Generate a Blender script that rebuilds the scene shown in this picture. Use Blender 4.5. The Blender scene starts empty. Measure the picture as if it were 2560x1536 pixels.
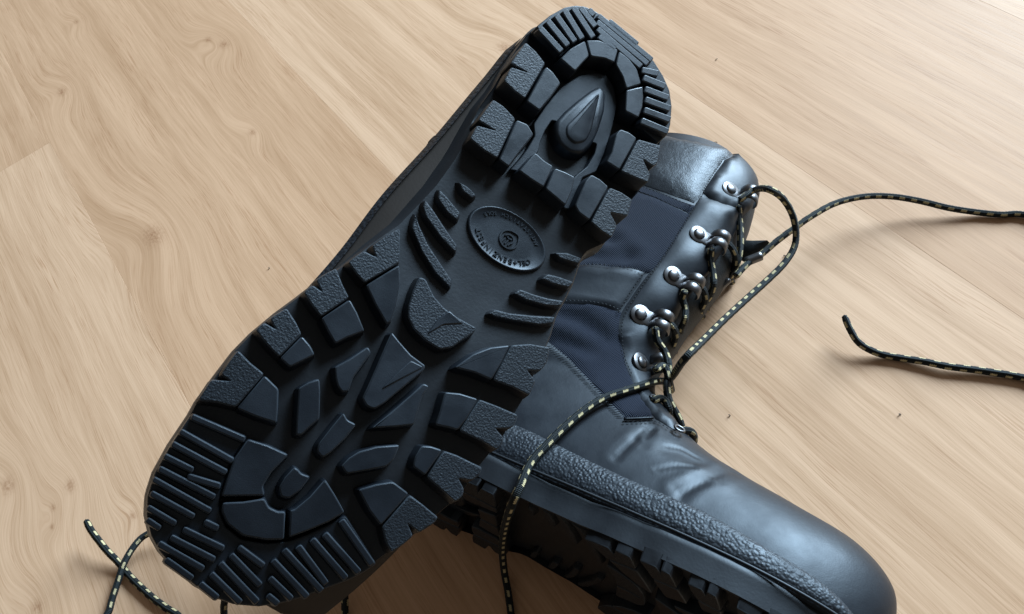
import bpy, bmesh, math, random
import numpy as np
from mathutils import Vector, Matrix
from mathutils.geometry import delaunay_2d_cdt
SC = bpy.context.scene
COL = SC.collection
# ---- camera and frames (millimetres; x right, y away, z up; camera stands at 0,0,CAM_H)
def unit(v):
    v = np.asarray(v, float); return v/np.linalg.norm(v)
CAM_H = 510.0
FOCAL = 2000.0          # in pixels of a 2560 wide picture
DOWN = unit((0.1882, 0.5410, 0.8197))
RX = unit(np.array((1., 0, 0)) - DOWN[0]*DOWN)
RZ = -DOWN
RY = np.cross(RZ, RX)
ROT = np.array((RX, RY, RZ))
CAM = np.array((0, 0, CAM_H))
def to_world(c): return CAM + ROT @ np.asarray(c, float)
def dir_world(c): return ROT @ np.asarray(c, float)
class Frame:
    def __init__(s, o, x, y, z): s.o, s.x, s.y, s.z = [np.asarray(k, float) for k in (o, x, y, z)]; s.m = np.array((s.x, s.y, s.z)).T
    def out(s, p): return s.o + s.m @ np.asarray(p, float)
    def inn(s, p): return s.m.T @ (np.asarray(p, float)-s.o)
# inverted boot: u heel>toe, v across, w out of the sole
def sole_frame(tau=4.0):
    h = to_world((31.8, -150.4, 398.0)); t = to_world((-117.0, 101.8, 282.0))
    a = unit(t-h); vd = unit(CAM-to_world((-40, -25, 340)))
    n0 = unit(vd-(vd@a)*a); b = np.cross(n0, a); r = np.radians(tau)
    n = n0*np.cos(r)+b*np.sin(r)
    v = np.cross(n, a); return Frame(h+27*v, a, v, n)
F2 = sole_frame()
def toe_drop(u): return -11.0*(max(0.0, u-215.0)/100.0)**2
SIDE_O = (-176.6, 195.5, 60.0)
# boot lying on its side: a heel>toe, b sole>collar, c up
def side_frame(tilt=10.0):
    x = unit((0.868, -0.497, 0)); z0 = unit((0.497, 0.868, 0)); r = np.radians(tilt)
    z = z0*np.cos(r)+np.array((0, 0, -1.0))*np.sin(r); up = np.cross(x, z)
    return Frame(SIDE_O, x, z, up)
KEY = 2150.0; AMBIENT = .125; EXPOSURE = 0.0
WOOD_LIGHT = (.77, .515, .335); WOOD_DARK = (.59, .372, .225); WARP = 20.0
# ---- camera, ambient light, window light, exposure
MM = 0.001
cam_d = bpy.data.cameras.new('camera'); cam = bpy.data.objects.new('camera', cam_d); COL.objects.link(cam)
cam_d.sensor_width = 36; cam_d.lens = 36*FOCAL/2560; cam_d.clip_start = .01; cam_d.clip_end = 50
R3 = Matrix([list(ROT @ np.array(k)) for k in ((1., 0, 0), (0, -1., 0), (0, 0, -1.))]).transposed()
cam.matrix_world = Matrix.Translation(Vector(CAM*MM)) @ R3.to_4x4()
SC.camera = cam
world = bpy.data.worlds.new('World'); SC.world = world; world.use_nodes = True
bg = world.node_tree.nodes['Background']; bg.inputs[0].default_value = (1.0, .90, .80, 1); bg.inputs[1].default_value = AMBIENT
LIGHT_DIR = unit((0.58, 0.70, 0.385))
def window(name, direction, dist, sx, sy, power, color, target=(0, .22, .05)):
    d = bpy.data.lights.new(name, 'AREA'); d.shape = 'RECTANGLE'; d.size = sx; d.size_y = sy; d.energy = power; d.color = color
    o = bpy.data.objects.new(name, d); COL.objects.link(o)
    t = Vector(target); o.location = t+Vector(direction)*dist
    o.rotation_euler = (t-o.location).to_track_quat('-Z', 'Y').to_euler(); return o
window('window_light', LIGHT_DIR, 8.0, 4.0, 4.2, KEY, (.68, .85, 1.0))
vs = SC.view_settings; vs.view_transform = 'Standard'; vs.look = 'None'; vs.gamma = 1; vs.exposure = EXPOSURE
SC.render.engine = 'CYCLES'
# ---- the skin of a boot: ribs run from the sole or back edge (B) to the front edge (F); s = rib, t = 0..1 upper side, 1..2 other side
SIDE_B = [(306,22),(303,21),(292,20),(270,20),(240,20),(205,20),(170,20),(135,20),(95,20),(50,20),(8,21),(-5,50),(-4,90),(3,130),(8,175),(12,220),(15,270),(18,318),(20,342)]
SIDE_F = [(304,30),(302,44),(295,65),(271,79),(237,85),(204,90),(178,98),(155,112),(139,124),(131,140),(131,155),(133,170),(134,188),(137,212),(140,237),(139,264),(136,298),(127,332),(104,352)]
EDGE = [1,1,1,1,1,1,1,1,1,1,.9,.45,.1,0,0,0,0,0,0]
SIDE_W = [8,20,34,45,51,52,50,47,43,40,38,37,37,38,38,37,34,29,22]
def catmull(arr, s):
    arr = np.asarray(arr, float); n = len(arr); s = np.clip(np.asarray(s, float), 0, n-1)
    i = np.minimum(s.astype(int), n-2); f = s-i
    if arr.ndim > 1: f = f[..., None]
    p0 = arr[np.maximum(i-1, 0)]; p1 = arr[i]; p2 = arr[i+1]; p3 = arr[np.minimum(i+2, n-1)]
    return .5*((2*p1)+(p2-p0)*f+(2*p0-5*p1+4*p2-p3)*f*f+(3*p1-p0-3*p2+p3)*f**3)
class Skin:
    def __init__(k, B=SIDE_B, F=SIDE_F, W=SIDE_W, W2=None, E=EDGE, bend=16.0, squash=1.0):
        k.B, k.F, k.W, k.W2, k.E, k.bend, k.squash = B, F, W, W2 or W, E, bend, squash
        k.n = len(B)
    def at(k, s, t):
        s = np.asarray(s, float); t = np.asarray(t, float)
        B = catmull(k.B, s); F = catmull(k.F, s); e = np.clip(catmull(k.E, s), 0, 1)
        low = t > 1; tt = np.where(low, 2-t, t)
        W = np.where(low, catmull(k.W2, s), catmull(k.W, s))
        q = np.pi/2*tt
        j1 = np.sin(q)**.92; y1 = np.maximum(np.cos(q), 1e-9)**.78
        th = np.pi*tt
        j0 = (1-np.cos(th))/2; y0 = np.maximum(np.sin(th), 1e-9)**.85
        j = e*j1+(1-e)*j0; y = W*(e*y1+(1-e)*y0)*np.where(low, -1, 1)
        ab = B+(F-B)*j[..., None]
        a, b = ab[..., 0], ab[..., 1]
        c = y+k.bend*(np.maximum(b-90, 0)/265.0)**2
        b = np.where(b > 110, 110+(b-110)*k.squash, b)
        return np.stack((a, b, c), -1)
    def normal(k, s, t):
        h = .02
        ds = k.at(np.minimum(np.asarray(s)+h, k.n-1), t)-k.at(np.maximum(np.asarray(s)-h, 0), t)
        dt = k.at(s, np.asarray(t)+.004)-k.at(s, np.maximum(np.asarray(t)-.004, 0))
        nn = np.cross(dt, ds); return nn/np.maximum(np.linalg.norm(nn, axis=-1, keepdims=True), 1e-9)
T = {
'lugs': [["tread_lug","pebbled",0.0,-11.5,1.1,0.6,0.9,[[44.3,-37.1],[51.4,-37.2],[49.5,-27.8],[52.9,-35.9],[61.4,-35.1],[62.3,-28.4],[62.0,-22.4],[39.2,-23.6],[37.1,-30.5],[36.6,-36.8]]],["tread_lug","rubber",0.0,-11.5,1.1,0.6,0.9,[[62.6,-21.0],[62.3,-13.6],[52.4,-12.5],[42.7,-12.2],[40.5,-17.9],[40.3,-22.3]]],["tread_lug","pebbled",0.0,-11.5,1.1,0.6,0.9,[[81.1,-34.5],[86.8,-34.7],[85.8,-25.7],[89.4,-33.8],[97.1,-33.0],[97.5,-24.2],[96.6,-17.9],[74.2,-20.9],[72.7,-28.4],[73.2,-34.3]]],["tread_lug","rubber",0.0,-11.5,1.1,0.6,0.9,[[96.6,-17.0],[96.7,-11.4],[85.9,-10.8],[74.9,-9.8],[72.6,-14.8],[74.2,-20.0]]],["tread_lug","rubber",0.0,-11.5,1.1,0.6,0.9,[[95.0,-6.4],[94.9,0.6],[94.3,7.3],[82.2,6.0],[82.8,1.1],[82.2,-4.5]]],["tread_lug","rubber",0.0,-11.5,1.1,0.6,0.9,[[94.3,8.4],[94.6,14.1],[95.1,20.6],[86.7,19.7],[79.7,17.6],[80.8,12.4],[82.4,7.3]]],["tread_lug","pebbled",0.0,-11.5,1.1,0.6,0.9,[[93.9,35.2],[94.4,42.0],[94.1,47.7],[86.9,47.2],[83.5,40.9],[79.3,49.6],[70.3,47.5],[70.8,40.9],[72.6,34.9]]],["tread_lug","rubber",0.0,-11.5,1.1,0.6,0.9,[[77.9,23.0],[91.9,24.5],[93.7,27.5],[93.7,34.1],[72.7,34.0],[72.3,28.7],[73.1,23.8]]],["tread_lug","rubber",0.0,-11.5,1.1,0.6,0.9,[[46.0,24.3],[56.6,27.1],[62.0,27.0],[61.2,34.6],[40.4,34.2],[40.5,29.5],[42.2,24.8]]],["tread_lug","pebbled",0.0,-11.5,1.1,0.6,0.9,[[61.2,35.7],[59.3,42.8],[57.0,50.3],[52.4,49.4],[47.9,42.3],[47.4,48.9],[44.4,49.9],[34.8,46.9],[37.8,40.6],[40.3,35.2]]],["tread_lug","rubber",0.0,-11.5,1.1,0.6,0.9,[[31.8,-9.4],[25.3,-8.6],[19.3,-7.7],[13.8,-13.5],[22.7,-17.1],[31.3,-18.7]]],["tread_lug","rubber",0.0,-11.5,1.1,0.6,0.9,[[18.9,-6.9],[14.3,-0.3],[12.8,4.9],[5.3,3.0],[5.7,-2.0],[8.2,-7.9],[12.9,-12.9]]],["tread_lug","rubber",0.0,-11.5,1.1,0.6,0.9,[[13.1,5.9],[16.3,12.2],[20.7,16.9],[12.6,22.2],[7.2,16.5],[5.1,10.3],[5.4,3.9]]],["tread_lug","rubber",0.0,-11.5,1.1,0.6,0.9,[[21.4,17.4],[31.7,22.1],[29.9,29.8],[23.1,28.7],[18.1,26.6],[13.3,23.5]]],["rim_plate","rubber",-3.2,-11.5,0.6,0.6,0.9,[[28.6,-19.1],[19.3,-17.2],[10.0,-13.2],[4.7,-7.9],[2.4,-1.8],[1.6,3.9],[1.5,11.5],[3.7,18.0],[9.8,24.4],[15.0,27.9],[19.9,30.2],[27.5,31.4],[31.6,35.2],[32.0,46.1],[24.3,48.2],[18.3,46.9],[8.9,42.9],[1.7,37.6],[-3.0,30.8],[-6.8,22.2],[-7.7,11.9],[-8.3,0.8],[-8.7,-9.0],[-7.6,-16.8],[-5.9,-22.2],[-2.3,-26.9],[2.8,-30.7],[12.4,-34.4],[22.9,-36.8]]],["tread_rib","rubber",0.0,-4.5,0.7,0.5,0.7,[[26.4,-35.5],[29.3,-20.5],[25.8,-19.8],[22.9,-34.8]]],["tread_rib","rubber",0.0,-4.5,0.7,0.5,0.7,[[20.2,-34.4],[24.2,-19.5],[20.6,-18.6],[16.7,-33.6]]],["tread_rib","rubber",0.0,-4.5,0.7,0.5,0.7,[[14.2,-32.7],[19.7,-17.8],[16.2,-16.7],[10.7,-31.7]]],["tread_rib","rubber",0.0,-4.5,0.7,0.5,0.7,[[8.6,-30.7],[15.5,-15.7],[12.0,-14.4],[5.1,-29.5]]],["tread_rib","rubber",0.0,-4.5,0.7,0.5,0.7,[[3.9,-27.8],[10.6,-11.4],[7.1,-10.2],[0.3,-26.7]]],["tread_rib","rubber",0.0,-4.5,0.7,0.5,0.7,[[1.1,-24.7],[4.5,-13.3],[0.9,-12.3],[-2.6,-23.8]]],["tread_rib","rubber",0.0,-4.5,0.7,0.5,0.7,[[-1.2,-20.7],[-0.5,-16.7],[-4.3,-16.0],[-4.9,-20.0]]],["tread_rib","rubber",0.0,-4.5,0.7,0.5,0.7,[[-3.7,-8.8],[-3.7,9.9],[-7.3,10.3],[-7.3,-8.5]]],["tread_rib","rubber",0.0,-4.5,0.7,0.5,0.7,[[-2.0,-14.9],[-1.8,20.6],[-5.4,21.0],[-5.6,-14.6]]],["tread_rib","rubber",0.0,-4.5,0.7,0.5,0.7,[[1.4,-13.8],[1.8,19.7],[-1.8,20.2],[-2.1,-13.5]]],["tread_rib","rubber",0.0,-4.5,0.7,0.5,0.7,[[4.6,-11.7],[5.8,17.4],[2.2,18.0],[1.0,-11.3]]],["tread_rib","rubber",0.0,-4.5,0.7,0.5,0.7,[[7.7,-9.0],[7.2,1.7],[3.7,2.0],[4.2,-8.8]]],["tread_rib","rubber",0.0,-4.5,0.7,0.5,0.7,[[7.2,19.3],[2.4,27.7],[-1.3,26.7],[3.6,18.3]]],["tread_rib","rubber",0.0,-4.5,0.7,0.5,0.7,[[10.5,21.8],[6.0,34.1],[2.1,33.6],[6.6,21.3]]],["tread_rib","rubber",0.0,-4.5,0.7,0.5,0.7,[[15.4,25.5],[10.3,38.6],[6.5,38.1],[11.6,25.0]]],["tread_rib","rubber",0.0,-4.5,0.7,0.5,0.7,[[20.4,28.4],[15.0,42.1],[11.2,41.6],[16.6,27.8]]],["tread_rib","rubber",0.0,-4.5,0.7,0.5,0.7,[[25.9,30.6],[20.4,45.0],[16.6,44.5],[22.2,30.0]]],["tread_rib","rubber",0.0,-4.5,0.7,0.5,0.7,[[32.0,32.0],[27.1,47.0],[23.3,46.7],[28.3,31.6]]],["heel_groove","rubber",-6.6,-11.5,0.25,0.5,0.8,[[91.3,-4.9],[85.0,-3.4],[76.6,-2.7],[71.8,-4.3],[64.7,-5.4],[58.1,-5.3],[56.8,-2.9],[62.1,-0.4],[66.0,4.6],[66.0,11.1],[60.7,16.1],[53.7,17.3],[52.9,19.7],[58.1,21.3],[66.6,21.4],[73.4,19.3],[77.8,18.3],[93.2,21.8],[91.4,25.0],[82.7,23.6],[73.2,22.2],[65.8,26.6],[54.6,25.5],[39.5,22.3],[26.9,18.5],[19.5,12.4],[16.4,5.9],[20.3,-0.3],[27.3,-5.7],[39.4,-10.1],[54.1,-11.6],[65.8,-11.8],[70.9,-8.2],[79.0,-7.8],[86.2,-8.4],[93.9,-9.6]]],["heel_drop","rubber",-5.0,-11.5,1.6,1.6,2.5,[[30.7,3.5],[40.1,0.6],[50.0,-1.9],[57.6,-3.0],[63.1,-0.5],[66.7,4.2],[66.7,10.6],[63.1,15.6],[55.6,17.4],[46.5,16.4],[35.1,14.0],[26.4,9.6],[25.6,6.0]]],["heel_drop","rubber",-4.2,-6.5,1.2,0.9,2,[[38.6,5.4],[48.4,3.8],[56.9,2.1],[61.3,4.6],[61.8,9.9],[57.0,13.7],[49.8,13.2],[40.0,10.3],[29.5,7.3]]],["arch_rib","pebbled",-5.5,-9.5,1.2,0.6,0.9,[[146.7,-32.0],[153.2,-22.6],[157.8,-12.6],[159.6,-3.7],[156.3,-4.8],[152.6,-13.7],[148.7,-22.6],[144.1,-29.7],[140.8,-33.9]]],["arch_rib","pebbled",-5.5,-9.5,1.2,0.6,0.9,[[135.5,-33.1],[138.6,-29.6],[142.6,-19.1],[144.5,-10.1],[141.4,-11.0],[137.4,-20.9],[134.0,-28.8],[132.4,-33.8]]],["arch_rib","pebbled",-5.5,-9.5,1.2,0.6,0.9,[[128.2,-29.5],[130.9,-22.7],[131.2,-17.2],[127.5,-17.8],[124.8,-27.2],[124.1,-31.3]]],["arch_rib","pebbled",-5.5,-9.5,1.2,0.6,0.9,[[117.9,-22.5],[117.9,-16.9],[115.6,-16.3],[114.6,-21.5],[115.3,-25.9]]],["arch_rib","pebbled",-5.5,-9.5,1.2,0.6,0.9,[[158.4,20.5],[155.3,27.6],[149.5,39.4],[144.8,45.0],[142.0,44.3],[147.3,35.8],[153.4,25.0],[155.8,18.6],[159.1,16.8]]],["arch_rib","pebbled",-5.5,-9.5,1.2,0.6,0.9,[[143.4,28.2],[139.9,37.7],[135.8,44.0],[133.0,43.9],[136.4,37.2],[139.0,30.3],[140.8,23.7],[144.1,22.1]]],["arch_rib","pebbled",-5.5,-9.5,1.2,0.6,0.9,[[128.8,36.0],[125.7,42.9],[122.1,43.7],[124.3,36.6],[126.5,31.2],[130.3,29.7]]],["arch_rib","pebbled",-5.5,-9.5,1.2,0.6,0.9,[[116.3,32.0],[112.9,41.5],[109.6,41.5],[111.7,34.2],[115.4,29.1]]],["tread_lug","pebbled",0.0,-7.5,1.1,0.6,0.9,[[158.1,-38.9],[166.1,-41.5],[169.3,-37.6],[170.1,-43.2],[177.9,-45.7],[180.0,-40.4],[181.3,-35.5],[165.3,-28.3],[152.5,-36.2]]],["tread_lug","rubber",0.0,-7.5,1.1,0.6,0.9,[[181.8,-34.3],[186.6,-26.5],[190.7,-18.5],[188.4,-17.8],[181.7,-19.5],[173.4,-22.9],[166.3,-27.8]]],["tread_lug","pebbled",0.0,-7.5,1.1,0.6,0.9,[[186.5,-49.9],[191.8,-52.0],[194.6,-47.4],[194.4,-52.0],[198.9,-53.1],[201.7,-46.8],[203.2,-42.2],[190.2,-37.4],[187.4,-42.3],[183.1,-48.3]]],["tread_lug","rubber",0.0,-7.5,1.1,0.6,0.9,[[203.8,-41.5],[206.6,-36.7],[209.2,-31.5],[204.0,-28.7],[198.3,-24.7],[193.7,-31.2],[190.8,-36.6]]],["tread_lug","pebbled",0.0,-7.5,1.1,0.6,0.9,[[215.1,-57.8],[217.5,-53.6],[217.8,-58.8],[222.0,-59.6],[224.2,-53.0],[225.8,-46.4],[213.5,-44.6],[210.9,-48.8],[208.1,-55.0]]],["tread_lug","rubber",0.0,-7.5,1.1,0.6,0.9,[[226.0,-45.8],[226.8,-40.9],[217.5,-35.8],[215.6,-38.9],[214.1,-43.8]]],["tread_lug","pebbled",0.0,-7.5,1.1,0.6,0.9,[[237.2,-60.6],[243.0,-60.4],[243.2,-56.0],[246.5,-62.0],[255.2,-61.6],[252.3,-55.5],[250.2,-48.9],[234.3,-47.6],[233.6,-54.0],[232.1,-60.5]]],["tread_lug","rubber",0.0,-7.5,1.1,0.6,0.9,[[250.4,-48.2],[249.2,-40.5],[247.3,-33.1],[241.9,-36.2],[236.2,-39.8],[234.7,-46.8]]],["tread_lug","pebbled",-1,-7.5,1.1,0.6,0.9,[[171.2,-17.0],[178.3,-15.1],[182.7,-12.7],[185.5,-8.0],[186.8,-1.3],[186.4,5.9],[183.0,9.9],[177.8,12.0],[171.7,14.8],[169.5,14.6],[170.4,6.0],[170.4,-1.7],[168.7,-8.1],[164.4,-15.2],[165.1,-17.8]]],["lug_facet","rubber",-0.55,-1.6,0.5,0.35,0.9,[[176.5,-1.5],[184.1,-2.0],[176.6,1.6],[171.3,8.4],[170.3,0.5]]],["tread_lug","rubber",0.0,-7.5,1.1,0.6,0.9,[[202.6,-13.4],[217.3,-11.0],[221.8,-10.5],[223.4,-7.1],[222.6,-4.1],[218.4,-1.9],[205.0,2.4],[198.5,4.6],[196.2,4.2],[195.8,-3.3],[193.9,-10.3],[192.3,-15.0]]],["lug_facet","rubber",0.4,-1,0.5,0.35,0.9,[[206.7,-4.5],[214.4,-6.0],[203.7,0.1],[197.3,3.7],[198.0,-2.1]]],["tread_lug","rubber",0.0,-7.5,1.1,0.6,0.9,[[211.3,-23.3],[217.3,-26.4],[220.7,-23.7],[223.1,-21.1],[223.9,-18.5],[222.4,-16.7],[217.1,-18.1],[211.2,-17.8],[204.3,-17.6],[203.0,-19.9]]],["tread_lug","rubber",0.0,-7.5,1.1,0.6,0.9,[[227.8,-31.5],[231.8,-33.4],[242.5,-27.2],[247.2,-24.3],[246.1,-22.5],[242.3,-21.7],[237.5,-20.3],[228.4,-26.0],[224.5,-29.0]]],["tread_lug","rubber",0.0,-7.5,1.1,0.6,0.9,[[237.9,-14.4],[245.5,-15.0],[248.2,-14.2],[249.2,-11.0],[246.5,-9.5],[238.5,-7.5],[231.7,-7.0],[232.1,-10.9],[230.5,-13.6]]],["tread_lug","rubber",-1,-7.5,1.1,0.6,0.9,[[257.7,-17.8],[262.4,-18.6],[266.9,-18.3],[269.2,-15.9],[268.3,-13.0],[264.1,-11.1],[257.5,-10.8],[258.3,-14.2],[257.6,-16.3]]],["tread_lug","rubber",0.0,-7.5,1.1,0.6,0.9,[[173.4,24.3],[180.3,19.2],[189.6,15.4],[186.6,23.8],[185.1,31.7],[176.0,31.8],[167.7,31.0]]],["tread_lug","pebbled",0.0,-7.5,1.1,0.6,0.9,[[184.7,32.5],[182.5,41.4],[181.5,49.9],[174.4,49.2],[172.6,43.5],[169.0,49.0],[164.1,49.7],[157.8,47.4],[161.7,38.8],[167.2,31.8]]],["tread_lug","rubber",0.0,-7.5,1.1,0.6,0.9,[[208.7,19.5],[214.5,20.6],[212.6,25.7],[211.3,30.0],[204.8,30.9],[195.6,30.7],[197.9,22.9],[200.9,17.2]]],["tread_lug","pebbled",0.0,-7.5,1.1,0.6,0.9,[[211.1,30.9],[209.6,41.1],[209.4,48.7],[206.2,49.8],[203.4,49.0],[202.0,43.9],[198.5,49.3],[196.5,50.4],[191.6,49.7],[193.4,39.9],[195.3,31.6]]],["tread_lug","rubber",0.0,-7.5,1.1,0.6,0.9,[[229.9,20.4],[233.6,21.5],[234.0,27.8],[221.8,28.5],[223.1,23.4],[224.9,20.4]]],["tread_lug","pebbled",0.0,-7.5,1.1,0.6,0.9,[[234.2,28.9],[235.3,36.4],[236.5,44.6],[232.9,45.8],[230.4,44.8],[227.9,40.5],[225.6,46.0],[221.7,47.8],[218.9,47.0],[219.6,41.6],[220.3,35.2],[221.7,29.4]]],["tread_lug","rubber",0.0,-7.5,1.1,0.6,0.9,[[256.8,16.0],[259.3,22.9],[252.0,24.3],[243.5,25.8],[242.8,17.9],[247.1,12.7],[252.3,7.9]]],["tread_lug","pebbled",0.0,-7.5,1.1,0.6,0.9,[[259.6,23.8],[263.5,28.1],[266.0,32.3],[261.0,34.7],[256.5,36.4],[253.5,31.9],[254.0,37.9],[247.8,41.2],[245.3,41.3],[244.3,33.6],[243.7,26.6]]],["tread_lug","rubber",0.0,-7.5,1.1,0.6,0.9,[[209.7,5.7],[220.9,2.2],[229.4,-0.7],[224.1,6.8],[219.3,13.0],[207.7,9.8],[202.6,10.0],[202.9,7.5]]],["tread_lug","rubber",0.0,-7.5,1.1,0.6,0.9,[[244.0,-2.0],[248.2,-2.9],[249.5,0.5],[244.4,6.5],[239.0,12.5],[235.4,13.4],[229.3,12.3],[234.8,4.7],[239.9,0.0]]],["tread_lug","rubber",0.0,-7.5,1.1,0.6,0.9,[[266.6,-38.3],[273.7,-36.3],[279.8,-34.5],[275.9,-28.0],[271.9,-21.5],[269.5,-24.0],[263.5,-24.2],[255.0,-22.6],[256.0,-31.0],[257.8,-38.3]]],["tread_lug","rubber",0.0,-7.5,1.1,0.6,0.9,[[284.2,-31.3],[286.9,-27.1],[287.8,-19.7],[285.0,-11.7],[281.8,-6.1],[273.1,-11.5],[274.4,-13.6],[274.8,-17.6],[272.9,-20.8],[277.8,-26.7],[281.6,-32.6]]],["tread_lug","rubber",0.0,-7.5,1.1,0.6,0.9,[[271.8,-9.9],[280.2,-4.8],[274.5,-0.1],[267.8,4.9],[262.2,7.9],[258.6,1.1],[255.6,-5.4],[263.9,-6.6],[270.5,-8.8]]],["rim_plate","rubber",-2.6,-7.5,0.6,0.6,0.9,[[260.3,-60.7],[273.7,-60.2],[284.9,-58.9],[292.8,-56.2],[298.7,-52.4],[303.6,-47.1],[306.8,-41.3],[309.1,-33.8],[311.0,-22.8],[310.8,-13.2],[309.8,-7.2],[306.4,0.4],[302.3,6.1],[297.8,10.8],[290.8,17.1],[282.4,24.2],[277.5,27.5],[272.2,30.2],[262.8,9.3],[269.2,5.5],[275.6,1.0],[281.3,-3.6],[286.2,-10.5],[289.4,-19.2],[288.3,-26.7],[284.6,-31.8],[280.9,-34.6],[273.8,-37.1],[266.3,-39.1],[257.6,-38.9]]],["tread_rib","rubber",-0.1,-4,0.7,0.5,0.7,[[262.5,-59.7],[259.7,-39.1],[257.4,-39.6],[260.3,-60.2]]],["tread_rib","rubber",-0.1,-4,0.7,0.5,0.7,[[269.0,-60.1],[268.4,-38.3],[266.1,-38.5],[266.8,-60.3]]],["tread_rib","rubber",-0.1,-4,0.7,0.5,0.7,[[274.1,-59.8],[273.1,-37.8],[270.8,-38.0],[271.9,-60.1]]],["tread_rib","rubber",-0.1,-4,0.7,0.5,0.7,[[279.1,-59.5],[278.3,-48.2],[276.1,-48.6],[276.9,-59.8]]],["tread_rib","rubber",-0.1,-4,0.7,0.5,0.7,[[283.7,-58.4],[282.5,-36.1],[280.3,-36.4],[281.5,-58.8]]],["tread_rib","rubber",-0.1,-4,0.7,0.5,0.7,[[281.1,-48.3],[278.2,-36.5],[276.0,-37.3],[278.9,-49.1]]],["tread_rib","rubber",-0.1,-4,0.7,0.5,0.7,[[287.7,-58.0],[287.4,-34.5],[285.2,-34.7],[285.6,-58.2]]],["tread_rib","rubber",-0.1,-4,0.7,0.5,0.7,[[292.3,-55.7],[291.8,-38.3],[289.7,-38.5],[290.1,-56.0]]],["tread_rib","rubber",-0.1,-4,0.7,0.5,0.7,[[296.9,-53.8],[297.0,-42.3],[294.9,-42.5],[294.8,-54.0]]],["tread_rib","rubber",-0.1,-4,0.7,0.5,0.7,[[300.6,-51.6],[301.0,-45.9],[298.9,-46.0],[298.5,-51.6]]],["tread_rib","rubber",-0.1,-4,0.7,0.5,0.7,[[291.7,-34.0],[291.3,-28.5],[288.9,-28.9],[289.4,-34.4]]],["tread_rib","rubber",-0.1,-4,0.7,0.5,0.7,[[297.5,-38.8],[296.3,-22.6],[294.0,-23.0],[295.2,-39.2]]],["tread_rib","rubber",-0.1,-4,0.7,0.5,0.7,[[301.9,-40.9],[301.1,-23.1],[298.8,-23.4],[299.6,-41.2]]],["tread_rib","rubber",-0.1,-4,0.7,0.5,0.7,[[305.7,-43.2],[305.7,-24.6],[303.4,-24.8],[303.4,-43.4]]],["tread_rib","rubber",-0.1,-4,0.7,0.5,0.7,[[309.2,-38.1],[310.4,-26.1],[308.1,-26.0],[306.9,-38.0]]],["tread_rib","rubber",-0.1,-4,0.7,0.5,0.7,[[293.3,-18.6],[294.6,-6.9],[292.3,-6.7],[291.0,-18.5]]],["tread_rib","rubber",-0.1,-4,0.7,0.5,0.7,[[296.8,-19.6],[301.0,-4.0],[298.7,-3.5],[294.6,-19.1]]],["tread_rib","rubber",-0.1,-4,0.7,0.5,0.7,[[301.1,-21.1],[306.5,-1.5],[304.2,-0.9],[298.9,-20.6]]],["tread_rib","rubber",-0.1,-4,0.7,0.5,0.7,[[305.8,-21.7],[309.4,-6.6],[307.2,-6.1],[303.6,-21.3]]],["tread_rib","rubber",-0.1,-4,0.7,0.5,0.7,[[310.6,-22.8],[311.8,-14.5],[309.6,-14.3],[308.3,-22.6]]],["tread_rib","rubber",-0.1,-4,0.7,0.5,0.7,[[291.2,-5.4],[296.3,13.4],[294.0,14.0],[289.0,-4.8]]],["tread_rib","rubber",-0.1,-4,0.7,0.5,0.7,[[286.1,-4.1],[291.9,16.8],[289.6,17.4],[283.8,-3.5]]],["tread_rib","rubber",-0.1,-4,0.7,0.5,0.7,[[282.5,-0.5],[288.9,16.6],[286.7,17.5],[280.2,0.4]]],["tread_rib","rubber",-0.1,-4,0.7,0.5,0.7,[[277.8,2.7],[283.7,22.2],[281.4,22.9],[275.5,3.4]]],["tread_rib","rubber",-0.1,-4,0.7,0.5,0.7,[[273.9,5.6],[279.6,25.2],[277.2,26.0],[271.5,6.3]]],["tread_rib","rubber",-0.1,-4,0.7,0.5,0.7,[[266.5,8.1],[274.5,27.8],[272.2,28.9],[264.2,9.1]]],["tread_rib","rubber",-0.1,-4,0.7,0.5,0.7,[[297.1,-2.6],[299.6,8.9],[297.4,9.3],[294.8,-2.2]]],["tread_rib","rubber",-0.1,-4,0.7,0.5,0.7,[[302.7,0.4],[303.5,5.6],[301.2,5.9],[300.4,0.7]]]],
'outline': [[25.6,-36.9],[35.7,-37.0],[46.6,-36.6],[61.4,-35.6],[73.6,-35.8],[97.2,-33.0],[105.3,-32.5],[122.0,-32.8],[136.8,-34.9],[147.8,-36.6],[163.0,-41.7],[177.9,-45.7],[188.1,-49.8],[198.9,-53.1],[210.1,-56.7],[221.9,-59.7],[231.3,-61.1],[243.4,-61.4],[255.1,-61.4],[260.6,-60.7],[273.8,-60.2],[284.8,-58.8],[292.7,-56.2],[298.5,-52.4],[303.4,-47.1],[306.5,-41.3],[308.9,-33.9],[310.8,-23.0],[310.6,-13.5],[309.5,-7.5],[306.2,-0.0],[302.1,5.7],[297.8,10.4],[290.7,16.6],[282.3,23.7],[272.3,29.5],[265.9,32.2],[255.7,37.3],[245.4,41.1],[236.3,44.5],[226.8,46.6],[219.1,46.8],[209.4,48.7],[199.7,50.1],[191.6,49.6],[181.4,49.9],[169.8,48.8],[157.2,47.7],[149.6,46.9],[138.3,44.4],[131.6,44.6],[121.0,44.0],[108.5,41.7],[102.7,42.4],[94.1,47.7],[81.4,48.3],[70.2,47.5],[57.1,50.3],[45.4,49.3],[34.7,47.0],[26.3,47.8],[20.4,46.1],[11.7,42.0],[4.3,36.8],[-0.3,30.1],[-3.8,21.5],[-4.9,11.3],[-5.5,0.5],[-5.8,-9.4],[-5.0,-16.9],[-3.1,-22.3],[0.4,-27.2],[5.5,-30.9],[14.9,-34.5]],
'medal': {"c":[122.75,6.88],"major":[0.0638,-0.998],"ra":20.16,"rb":12.85},
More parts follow.
